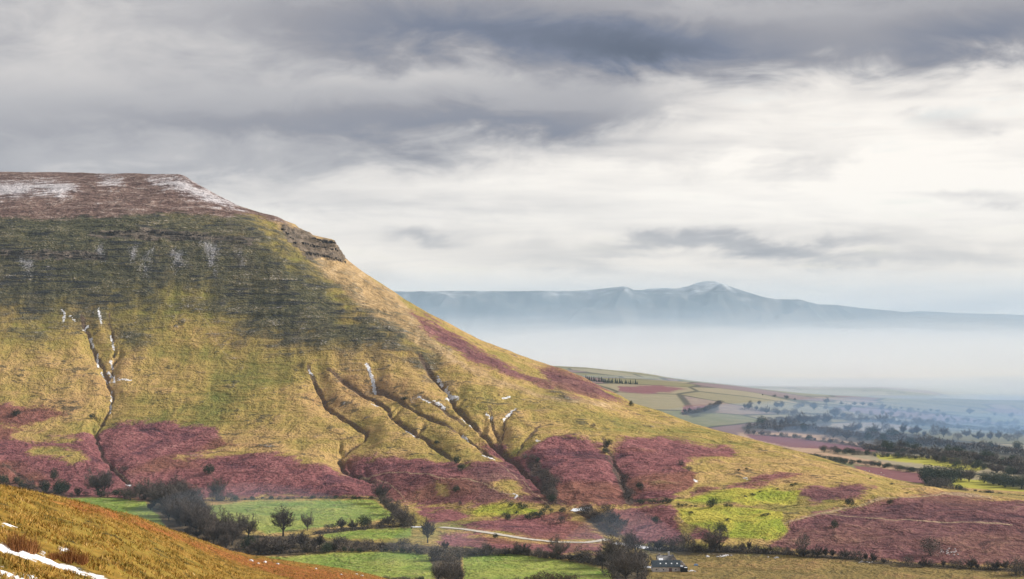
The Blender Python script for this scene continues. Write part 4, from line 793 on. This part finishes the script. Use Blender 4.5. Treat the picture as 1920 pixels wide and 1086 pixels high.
# ------------------------------------------------------------------ built things in the valley: track, farm, rubble
def flat_mat(name, col_, rough=.8, k=.25, scale=1.5):
    m, g, b = new_mat(name, rough); geo = g.n('ShaderNodeNewGeometry'); P = E(g, geo.outputs['Position']); n_ = g.noise(P, scale, 4, .6)
    d = tuple(c * (1 - k) for c in col_); e = tuple(min(.95, c * (1 + k)) for c in col_); g.link(g.mix(g.smooth(n_, .35, .65), d, e), b.inputs['Base Color']); return m
M['snow'] = flat_mat('snow', (.80, .82, .86), .7, .08); M['gravel'] = flat_mat('pale_gravel', (.52, .47, .40), .9, .15, .4); M['slate'] = flat_mat('dark_roof', (.040, .052, .064), .6, .3)
M['grey_roof'] = flat_mat('stone_tile_roof', (.25, .24, .235), .8, .35); M['render'] = flat_mat('weathered_whitewash', (.70, .66, .65), .9, .2); M['stone'] = flat_mat('rubble_stone', (.42, .37, .35), .9, .35)
M['void'] = flat_mat('dark_opening', (.02, .02, .022), .5, .2); M['glass'] = flat_mat('skylight_sheet', (.75, .78, .80), .3, .05); M['door'] = flat_mat('faded_red_door', (.19, .12, .13), .8, .2); M['blue'] = flat_mat('pale_blue_sheet', (.28, .40, .60), .6, .15)
M['shed'] = flat_mat('black_tin', (.018, .02, .024), .6, .3); M['white_stone'] = flat_mat('frosted_stone', (.62, .61, .62), .85, .25)
def strip(name, P, width, mat, sheet=hill, lift=.12, **props):
    """a ribbon of ground surface laid along photo points"""
    pts = [];
    for (x0, y0), (x1, y1) in zip(P[:-1], P[1:]):
        for t in np.linspace(0, 1, 9, endpoint=False): pts.append(sheet.pick(x0 + (x1 - x0) * t, y0 + (y1 - y0) * t))
    pts.append(sheet.pick(*P[-1])); v = []
    for i, p in enumerate(pts):
        d = (pts[min(i + 1, len(pts) - 1)] - pts[max(i - 1, 0)]); d.z = 0; d.normalize(); s_ = Vector((-d.y, d.x, 0)) * width * .5 * rt.uniform(.85, 1.15)
        for q in (p - s_, p, p + s_): v.append((q.x, q.y, sheet.height(q.x, q.y) + lift))
    f = [(3 * i + a, 3 * i + 1 + a, 3 * i + 4 + a, 3 * i + 3 + a) for i in range(len(pts) - 1) for a in (0, 1)]
    return put(name, mesh_np(name, v, f, [mat]), **props)
strip('track', [(826, 989), (870, 993), (925, 1001), (985, 1011), (1040, 1017), (1100, 1018), (1142, 1012)], 5.0, M['gravel'], lift=.3, kind='structure')
strip('track', [(1150, 1019), (1182, 1023), (1216, 1029), (1238, 1030)], 6.5, M['snow'], lift=.3, kind='structure')
strip('track', [(770, 989), (795, 989)], 5.0, M['snow'], lift=.3, kind='structure')
strip('track', [(474, 1024), (488, 1021), (500, 1019)], 2.6, M['snow'], lift=.3, kind='structure')
strip('track', [(1072, 957), (1090, 956), (1106, 954)], 5.0, M['snow'], lift=.3, kind='structure')

class Box:
    def __init__(s): s.v = []; s.f = []
    def box(s, x0, x1, y0, y1, z0, z1):
        o = len(s.v); s.v += [(x, y, z) for x in (x0, x1) for y in (y0, y1) for z in (z0, z1)]
        s.f += [tuple(o + i for i in q) for q in ((0, 1, 3, 2), (4, 6, 7, 5), (0, 4, 5, 1), (2, 3, 7, 6), (0, 2, 6, 4), (1, 5, 7, 3))]; return s
    def prism(s, x0, x1, y0, y1, z0, ze, zr):
        """walls with gable ends, ridge along x"""
        ym = (y0 + y1) / 2; o = len(s.v)
        for x in (x0, x1): s.v += [(x, y0, z0), (x, y1, z0), (x, y1, ze), (x, ym, zr), (x, y0, ze)]
        q = lambda *i: tuple(o + k for k in i)
        s.f += [q(0, 1, 2, 4), q(4, 2, 3, 3), q(5, 9, 7, 6), q(9, 8, 7, 7), q(0, 4, 9, 5), q(1, 6, 7, 2), q(2, 7, 8, 3), q(4, 3, 8, 9)]; return s
    def slope(s, x0, x1, ya, za, yb, zb, t=.18):
        o = len(s.v); s.v += [(x, y, z + dz_) for x in (x0, x1) for (y, z) in ((ya, za), (yb, zb)) for dz_ in (0, t)]
        s.f += [tuple(o + i for i in q) for q in ((0, 2, 3, 1), (4, 5, 7, 6), (0, 1, 5, 4), (2, 6, 7, 3), (1, 3, 7, 5), (0, 4, 6, 2))]; return s
    def part(s, name, mat, parent):
        me = bpy.data.meshes.new(name); fs = [tuple(dict.fromkeys(f)) for f in s.f]; me.from_pydata(s.v, [], fs); me.update(); me.materials.append(mat); return put(name, me, parent)
def root(name, p, rz, label, cat, group=None):
    o = put(name, None); o.location = p; o.rotation_euler = (0, 0, rz); o['label'] = label; o['category'] = cat
    if group: o['group'] = group
    return o
def gabled(o, L, D, ze, zr, wall, roof, x0=0.0, over=.35):
    Box().prism(x0 - L / 2, x0 + L / 2, 0, D, -1.0, ze, zr).part('wall', wall, o); k = (zr - ze) / (D / 2)
    r = Box(); r.slope(x0 - L / 2 - over, x0 + L / 2 + over, -over, ze - k * over + .04, D / 2, zr + .04); r.slope(x0 - L / 2 - over, x0 + L / 2 + over, D / 2 + .001, zr + .04, D + over, ze - k * over + .04)
    return r.part('roof', roof, o)
pb = hill.pick(1250, 1072); u = pb.y / F                        # metres per photo pixel at the farm
barn = root('barn', pb, .03, 'long low barn with dark roof, four pale skylights and whitewashed wall', 'barn')
rf = gabled(barn, 52 * u, 8.0, 9.0 * u, 9.0 * u + 2.6, M['render'], M['slate'])
for i in range(4):
    z_ = 9.0 * u + 1.15; y_ = 8.0 / 2 * (1.15 / 2.6)
    Box().slope((-11 + i * 10.5) * u - .32, (-11 + i * 10.5) * u + .32, y_ - .35, z_ - .22 + .27, y_ + .35, z_ + .22 + .27, .06).part('skylight', M['glass'], rf)
Box().box(4 * u, 10 * u, -.08, .3, -.3, 1.75).part('door', M['door'], barn)
for x_ in (-19, -6, 17): Box().box(x_ * u - .3, x_ * u + .3, -.06, .3, .75, 1.35).part('window', M['void'], barn)
ph = hill.pick(1252, 1057); ph.y = pb.y + 15; ph.x = (1252 - 960) / F * ph.y; ph.z = hill.height(ph.x, ph.y)
house = root('farmhouse', ph, .02, 'stone farmhouse with front gable and chimney behind the long barn', 'house')
hr = gabled(house, 30 * u, 7.0, 3.2, 5.6, M['stone'], M['grey_roof'], -1.0)
wing = Box(); gx = 10.5 * u; w_ = 7.5 * u
wing.v += [(gx - w_, -1.6, -1), (gx + w_, -1.6, -1), (gx + w_, -1.6, 3.1), (gx, -1.6, 6.2), (gx - w_, -1.6, 3.1), (gx - w_, 3.4, -1), (gx + w_, 3.4, -1), (gx + w_, 3.4, 3.1), (gx, 3.4, 6.2), (gx - w_, 3.4, 3.1)]
wing.f += [(0, 1, 2, 3, 4), (9, 8, 7, 6, 5), (1, 6, 7, 2), (0, 4, 9, 5), (2, 7, 8, 3), (3, 8, 9, 4)]; wing.part('gable', M['stone'], house)
for sg in (-1, 1):
    t_ = Box(); a_, b2_ = (gx, 6.30), (gx + sg * (w_ + .35), 2.75); o_ = [(a_[0], -1.95, a_[1]), (a_[0], 3.3, a_[1]), (b2_[0], 3.3, b2_[1]), (b2_[0], -1.95, b2_[1])]
    t_.v += o_ + [(x, y, z + .2) for x, y, z in o_]; t_.f += [(0, 1, 2, 3), (7, 6, 5, 4), (0, 4, 5, 1), (1, 5, 6, 2), (2, 6, 7, 3), (3, 7, 4, 0)]; t_.part('gable_roof', M['snow'] if sg > 0 else M['grey_roof'], house)
Box().box(gx - .4, gx + .4, -1.66, -1.3, 2.6, 3.9).part('window', M['void'], house)
for x_ in (-14.0 * u, -5 * u): Box().box(x_ - .4, x_ + .4, -.06, .3, 1.2, 2.3).part('window', M['void'], house)
Box().box(3.5 * u - .5, 3.5 * u + .5, 3.0, 4.0, 4.6, 7.4).part('chimney', M['render'], house)
Box().box(-14.5 * u - .4, -14.5 * u + .4, 3.0, 4.0, 4.6, 6.6).part('chimney', M['stone'], house)
Box().slope(-17 * u, -9 * u, -.3, 3.42, 1.2, 4.4, .06).part('snow_patch', M['snow'], hr)
pa = hill.pick(1284, 1064); pa.y = pb.y + 7; pa.x = (1284 - 960) / F * pa.y; pa.z = hill.height(pa.x, pa.y)
ann = root('cottage', pa, math.radians(90), 'small gabled stone cottage at the right end of the long barn', 'cottage')
gabled(ann, 5.0, 3.2, 2.2, 4.0, M['stone'], M['grey_roof'])
Box().box(-2.56, -2.3, 1.25, 1.95, 1.6, 2.6).part('window', M['void'], ann)
psd = hill.pick(1283, 1073); shd = root('tin_shed', psd, .03, 'black tin shed with snowy roof edge right of the barn', 'shed')
Box().box(-6.2 * u, 6.2 * u, 0, 3.0, -.6, 1.9).part('wall', M['shed'], shd); r_ = Box().slope(-6.6 * u, 6.6 * u, -.3, 1.92, 3.3, 2.6, .1).part('roof', M['shed'], shd)
Box().slope(-6.0 * u, -1.0 * u, 2.2, 2.49, 3.2, 2.70, .12).part('snow_patch', M['snow'], r_); Box().slope(0.5 * u, 5.6 * u, .1, 2.10, .9, 2.26, .1).part('snow_patch', M['snow'], r_)
def stones(name, px, row, wpx, nn, size, mat, label, cat='stones', depth=3.0, sheet=hill):
    """a low heap of rough stones: irregular squashed blocks"""
    p = sheet.pick(px, row); k = p.y / F; rd = random.Random(int(px * 7 + row)); V = []; Fc = []
    for i in range(nn):
        x = rd.gauss(0, wpx * k * .32); y = rd.gauss(0, depth * .35); r = size * rd.uniform(.5, 1.3); zz = sheet.height(p.x + x, p.y + y) - p.z + r * .15; o = len(V)
        ico = [(0, 0, 1), (.89, 0, .45), (.28, .85, .45), (-.72, .53, .45), (-.72, -.53, .45), (.28, -.85, .45), (.72, .53, -.45), (-.28, .85, -.45), (-.89, 0, -.45), (-.28, -.85, -.45), (.72, -.53, -.45), (0, 0, -1)]
        tri = [(0, 1, 2), (0, 2, 3), (0, 3, 4), (0, 4, 5), (0, 5, 1), (1, 6, 2), (2, 7, 3), (3, 8, 4), (4, 9, 5), (5, 10, 1), (6, 7, 2), (7, 8, 3), (8, 9, 4), (9, 10, 5), (10, 6, 1), (11, 7, 6), (11, 8, 7), (11, 9, 8), (11, 10, 9), (11, 6, 10)]
        sx, sy, sz = rd.uniform(.8, 1.4), rd.uniform(.7, 1.2), rd.uniform(.45, .8)
        V += [(x + a * r * sx * rd.uniform(.8, 1.15), y + b * r * sy * rd.uniform(.8, 1.15), zz + c * r * sz * rd.uniform(.8, 1.1)) for a, b, c in ico]; Fc += [tuple(o + q for q in t) for t in tri]
    o = put(name, mesh_np(name, V, Fc, [mat], False)); o.location = p; o['label'] = label; o['category'] = cat; return o
stones('snow_heap', 1217, 1065, 13, 16, .9, M['snow'], 'white snowy heap at the left end of the long barn', 'heap')
stones('rubble_heap', 1296, 1071, 11, 14, .5, M['white_stone'], 'scatter of pale rubble right of the tin shed', 'rubble')
stones('stone_heap', 1357, 1043, 14, 12, .75, M['white_stone'], 'heap of white stones in the brown pasture below the tall bare tree', 'stones')
stones('stone_heap', 1327, 1044, 9, 7, .6, M['white_stone'], 'small heap of white stones right of the farmhouse', 'stones')
stones('stone_heap', 1455, 1046, 16, 10, .45, M['white_stone'], 'low pale stones at the hedge right of the white stone heap', 'stones')
stones('stone_heap', 1625, 1054, 26, 12, .4, M['white_stone'], 'line of pale stones below the right-hand heath hedge', 'stones')
stones('stone_heap', 1778, 1036, 26, 26, .42, M['white_stone'], 'scatter of pale stones right of the large round heath tree', 'stones', 10)
stones('white_boulder', 1398, 897, 4, 3, .75, M['snow'], 'small white boulder on the slope above the lime-green pasture', 'boulder', 1.0)
stones('white_boulder', 967, 932, 5, 5, .6, M['snow'], 'white rock in the central bracken above the gorse', 'boulder', 1.2)
Box().box(-1.0, 1.0, -.5, .5, 0, .7).box(-.8, .8, -.3, .3, .69, .95).part('feed_trough', M['blue'], None)
tro = [o for o in col.objects if o.name == 'feed_trough'][0]; tro.location = hill.pick(1305, 1061); tro['label'] = 'pale blue trough in the yard right of the cottage'; tro['category'] = 'trough'
# sheep on the far bracken strip
def sheep_mesh():
    t = Tri(); rd = random.Random(4)
    rings = [(-.55, .10, .62), (-.48, .24, .62), (-.25, .30, .64), (.05, .31, .65), (.32, .28, .66), (.48, .18, .70), (.56, .10, .78), (.70, .11, .84), (.84, .05, .74)]; k = 8
    for x, r, z in rings:
        for i in range(k): a = 6.283 * i / k; t.v.append(Vector((x, math.cos(a) * r, z + math.sin(a) * r * 1.02)))
    for j in range(len(rings) - 1):
        for i in range(k):
            a, b, c, d = j * k + i, j * k + (i + 1) % k, (j + 1) * k + (i + 1) % k, (j + 1) * k + i; t.f += [(a, b, c), (a, c, d)]; t.m += [1 if j > 5 else 0] * 2
    for x in (-.36, .34):
        for y in (-.14, .14): t.tube((x, y, .42), (x + .02, y, -.02), .065, .045, 1, 5)
    for y in (-.12, .12): t.sliver((.62, y * .6, .92), (.58, y * 1.6, .90), .04, 1)
    return t.mesh('sheep', [M['fleece'], M['dark_face']], True)
M['fleece'] = flat_mat('fleece', (.72, .69, .62), .95, .1); M['dark_face'] = flat_mat('sheep_skin', (.30, .27, .24), .9, .2)
sm = sheep_mesh(); spots = [(1530, 862), (1548, 866), (1637, 889), (1643, 891), (1648, 892), (1657, 892), (1622, 884), (1630, 885), (1640, 893), (1652, 888)]
for i, (x_, r_) in enumerate(sorted(spots)):
    o = put('sheep', sm); o.location = plain.pick(x_, r_); o.rotation_euler = (0, 0, rt.uniform(0, 6.28)); o.scale = (1.25,) * 3
    o['label'] = f'white sheep, {ordinal(i + 1)} from the left on the bracken strip behind the spur'; o['category'] = 'sheep'; o['group'] = 'sheep behind the spur'

# ------------------------------------------------------------------ crag: layered sandstone ledges on the shoulder of the hill
M['crag'] = flat_mat('sandstone_ledge', (.060, .050, .046), .9, .55, .35)
def crag_ledge(P, thick, out, label):
    """one broken ledge: a row of blocky slabs along photo points, joined as one outcrop"""
    o_ = root('rock_ledge', hill.pick(*P[0]), 0, label, 'rock'); base = Vector(o_.location); rd = random.Random(int(P[0][0]))
    for (x0, y0), (x1, y1) in zip(P[:-1], P[1:]):
        nseg = max(2, int(abs(x1 - x0) / 4))
        for i in range(nseg):
            t = (i + .5) / nseg; p = hill.pick(x0 + (x1 - x0) * t, y0 + (y1 - y0) * t); k = p.y / F; w = abs(x1 - x0) / nseg * k * rd.uniform(.45, .62); V = []
            q = p - base; h = thick * rd.uniform(.35, 1.15); dd = out * rd.uniform(.2, 1.2); q = q + Vector((0, rd.uniform(-.6, 1.2), rd.uniform(-.8, .5)))
            for sx in (-1, 1):
                for y in (-dd, 4.5):
                    for z in (-h * .7, h * .5): V.append((q.x + sx * w * rd.uniform(.85, 1.2), q.y + y * rd.uniform(.85, 1.15), q.z + z + rd.uniform(-.3, .3) * thick * .4))
            put('slab', mesh_np('slab', V, [(0, 1, 3, 2), (4, 6, 7, 5), (0, 4, 5, 1), (2, 3, 7, 6), (0, 2, 6, 4), (1, 5, 7, 3)], [M['crag']], False), o_)
crag_ledge([(584, 446), (606, 452), (628, 456)], 2.6, 1.4, 'topmost dark rock ledge jutting from the hill shoulder')
crag_ledge([(566, 456), (600, 463), (634, 469)], 2.0, 1.2, 'second dark rock ledge from the top on the hill shoulder')
crag_ledge([(572, 474), (610, 480), (648, 492)], 2.6, 1.0, 'lowest broad rock ledge on the hill shoulder')
crag_ledge([(528, 428), (546, 446), (560, 466)], 2.4, 1.2, 'dark rock step left of the shoulder ledges')
crag_ledge([(172, 437), (230, 434), (300, 436), (360, 441), (420, 446)], 1.5, .9, 'long thin rock band near the top of the steep face')
crag_ledge([(0, 475), (60, 476), (130, 480), (200, 484)], 1.5, .9, 'lower rock band at the left of the steep face')

# ------------------------------------------------------------------ foreground grass tussocks, rushes, pale stones
def blades(n_, sampler, h0, h1, w, seed, lean=.5):
    rd = np.random.default_rng(seed); P, nb = sampler(n_, rd); m_ = len(P)
    a = rd.uniform(0, 6.283, m_); L = rd.uniform(h0, h1, m_); le = np.abs(rd.normal(0, lean, m_)) * L
    d = np.stack([np.cos(a), np.sin(a)], -1); b = rd.uniform(0, 6.283, m_); wv = np.stack([np.cos(b), np.sin(b)], -1) * (w * rd.uniform(.6, 1.4, m_))[:, None]
    v = np.zeros((m_, 3, 3)); v[:, 0, :2] = P[:, :2] - wv; v[:, 1, :2] = P[:, :2] + wv; v[:, 2, :2] = P[:, :2] + d * le[:, None]
    v[:, 0, 2] = v[:, 1, 2] = P[:, 2] - .03; v[:, 2, 2] = P[:, 2] + L
    return v.reshape(-1, 3), np.arange(m_ * 3).reshape(-1, 3)
ci = np.arange(len(gpx)); dens = Sheet  # (columns and distances of the foreground sheet are reused for scattering)
def tuss(n_, rd):
    px = rd.uniform(-60, 760, n_); y = 44 * (420 / 44) ** rd.uniform(0, 1, n_)
    c = np.interp(px, gpx, np.arange(len(gpx))); i = np.clip(c.astype(int), 0, len(gpx) - 2)
    lim = np.interp(px, gpx, gy) + 12; k = (y < lim)
    x = (px - 960) / F * y; clump = fbm(x / 1.3, y / 3.4, 3, 141); k &= clump > rd.uniform(-.25, .5, n_)
    px, y, x, i, clump = px[k], y[k], x[k], i[k], clump[k]; z = np.empty_like(y); ro = np.empty_like(y)
    for j in np.unique(i):
        q = i == j; z[q] = np.interp(y[q], fore.Y[j], fore.Z[j])
    ro = HR - F * z / y; ok = (sdf(px + 0., ro + 0., GFS, 6) < -.35)
    return np.stack([x, y, z], -1)[ok], None
def blade_mat(name, stops):
    m, g, b = new_mat(name, .8); geo = g.n('ShaderNodeNewGeometry'); P = E(g, geo.outputs['Position']); ri = E(g, geo.outputs['Random Per Island'])
    n_ = g.noise(P, 1 / 4.0, 3, .6); g.link(g.ramp(ri * .45 + ((n_ - .5) * 2.2 + .5) * .55, stops), b.inputs['Base Color']); return m
M['blade'] = blade_mat('grass_blades', [(.12, (.045, .036, .010)), (.32, (.15, .115, .018)), (.52, (.33, .19, .036)), (.72, (.52, .30, .08)), (.92, (.66, .45, .20))])
v_, f_ = blades(260000, tuss, .06, .24, .030, 3, 1.3)
put('grass_tussocks', mesh_np('grass_tussocks', v_, f_, [M['blade']], False), kind='stuff')
M['rush'] = blade_mat('rush_blades', [(.15, (.06, .022, .008)), (.5, (.19, .075, .025)), (.85, (.36, .17, .06))])
for px_, ro_, wpx_, hpx_, lab in ((28, 1030, 40, 30, 'largest russet rush clump above the snowy path at the left edge'), (58, 1036, 22, 28, 'russet rush clump right beside the largest one'), (128, 1052, 30, 26, 'spiky russet rush clump above the middle of the snowy path'), (152, 1056, 20, 18, 'small orange rush clump at the right of the path clumps'), (98, 1046, 24, 10, 'low dark rush clump between the tall clumps')):
    p = fore.pick(px_, ro_); k = p.y / F
    def smp(n_, rd): return np.stack([np.clip(rd.normal(0, .22, n_), -.34, .34) * wpx_ * k, np.clip(rd.normal(0, .4, n_), -.7, .7), np.zeros(n_)], -1), None
    v_, f_ = blades(520, smp, hpx_ * k * .35, hpx_ * k * 1.35, .012, int(px_), .42)
    o = put('rush_clump', mesh_np('rush_clump', v_, f_, [M['rush']], False)); o.location = p - Vector((0, 0, .04)); o['label'] = lab; o['category'] = 'rushes'; o['group'] = 'rush clumps by the snowy path'
for i, (x_, r_) in enumerate([(470, 1052), (484, 1057), (497, 1055), (521, 1058), (592, 1067), (640, 1078), (668, 1077), (679, 1080)]):
    stones('pale_stone', x_, r_, 1, 2, .26, M['white_stone'], f'pale stone, {ordinal(i + 1)} from the left on the rusty lower edge of the near slope', 'stone', .3, fore)['group'] = 'pale stones on the near slope'

# ------------------------------------------------------------------ continuous hedges and wood edges
def hedge(sheet, P, h, label, mat, thick=1.6, step=.5):
    """one clipped or overgrown hedge: leaf and twig sprays massed along a line on the ground"""
    rd = np.random.default_rng(int(P[0][0] * 3 + P[0][1])); pts = []
    for (x0, y0), (x1, y1) in zip(P[:-1], P[1:]):
        for t in np.linspace(0, 1, 8, endpoint=False): pts.append(sheet.pick(x0 + (x1 - x0) * t, y0 + (y1 - y0) * t))
    pts.append(sheet.pick(*P[-1])); A = np.array([tuple(p) for p in pts]); L = np.concatenate([[0], np.cumsum(np.linalg.norm(np.diff(A, axis=0), axis=1))])
    k = A[:, 1].mean() / F; H = h * k; n_ = int(min(9000, L[-1] / step * 26)); t = rd.uniform(0, L[-1], n_)
    C = np.stack([np.interp(t, L, A[:, i]) for i in range(3)], -1); env = .62 + .38 * perlin(t / (H * 3.2), t * 0 + .5, int(P[0][0])) + .22 * perlin(t / (H * .9), t * 0 + 3.5, 3); env = np.clip(env, .12, 1.25)
    hh = rd.uniform(0, 1, n_) ** .8 * H * env; sz = H * rd.uniform(.10, .24, n_); off = rd.normal(0, thick * .5, (n_, 2)); B_ = C.copy(); B_[:, :2] += off; B_[:, 2] += hh - .1
    d = rd.normal(0, 1, (n_, 3)); d[:, 2] = np.abs(d[:, 2]) + .3; d /= np.linalg.norm(d, axis=1)[:, None]; w = rd.normal(0, 1, (n_, 3)); w /= np.linalg.norm(w, axis=1)[:, None]
    v = np.stack([B_ - w * sz[:, None] * .4, B_ + w * sz[:, None] * .4, B_ + d * sz[:, None]], 1).reshape(-1, 3); o = put('hedge', mesh_np('hedge', v - A[0], np.arange(n_ * 3).reshape(-1, 3), [mat], False)); o.location = tuple(A[0])
    o['label'] = label; o['category'] = 'hedge'; o['group'] = 'field hedges'
for sh_, P_, h_, m_, lab_ in (
    (hill, [(450, 938), (560, 935), (640, 934), (705, 936)], 5, 'ever', 'low dark hedge along the top of the upper green field'),
    (hill, [(585, 1003), (640, 997), (700, 991), (772, 987)], 9, 'twig', 'thin hedge between the upper and middle green fields'),
    (hill, [(480, 1040), (560, 1036), (640, 1034), (720, 1033), (800, 1040)], 13, 'twig', 'thick leafless hedge above the lower green field'),
    (hill, [(866, 1042), (960, 1038), (1060, 1049), (1140, 1062)], 14, 'twig', 'thick leafless hedge above the bottom green field'),
    (hill, [(1212, 1032), (1300, 1034), (1400, 1036), (1490, 1042)], 12, 'twig', 'long hedge below the lime-green pasture'),
    (hill, [(1490, 1043), (1600, 1049), (1700, 1059), (1800, 1065), (1925, 1073)], 8, 'twig', 'long hedge below the right-hand heath'),
    (hill, [(1440, 956), (1500, 947), (1560, 942), (1600, 936)], 3, 'ever', 'low dark wall of scrub running up to the heath top'),
    (hill, [(640, 1086), (720, 1089), (810, 1092)], 8, 'ever', 'dark hedge at the foot of the lower green field'),
    (plain, [(1396, 813), (1500, 823), (1600, 837), (1700, 851)], 6, 'twig', 'hedge along the road behind the far bracken strip'),
    (plain, [(1500, 852), (1600, 866), (1730, 884)], 6, 'ever', 'hedge along the lane just behind the spur'),
    (plain, [(1560, 846), (1640, 854), (1740, 861), (1870, 880), (1930, 892)], 9, 'twig', 'hedge above the yellow-green field on the plain'),
    (plain, [(1770, 921), (1850, 931), (1935, 940)], 8, 'ever', 'hedge along the near side of the yellow field'),
    (plain, [(1400, 804), (1500, 806), (1620, 820), (1760, 836), (1930, 856)], 15, 'twig', 'continuous wood edge through the middle of the plain'),
    (plain, [(1620, 842), (1740, 852), (1840, 864), (1930, 878)], 15, 'twig', 'wood edge beyond the yellow-green field'),
    (plain, [(1440, 790), (1560, 786), (1700, 796), (1800, 804), (1930, 816)], 11, 'twig', 'misty wood edge under the far fields'),
    (plain, [(1390, 769), (1450, 774), (1520, 778), (1640, 782), (1760, 792), (1930, 802)], 6, 'twig', 'misty hedge across the far fields'),
    (plain, [(1280, 778), (1310, 774), (1340, 764), (1350, 756)], 8, 'twig', 'small misty wood on the low far hill'),
    (plain, [(1500, 756), (1600, 764), (1720, 774), (1860, 786)], 4, 'twig', 'faint hedge just under the plain skyline')):
    hedge(sh_, P_, h_, lab_, M[m_], 1.6 if sh_ is hill else 5.0, .5 if sh_ is hill else .9)
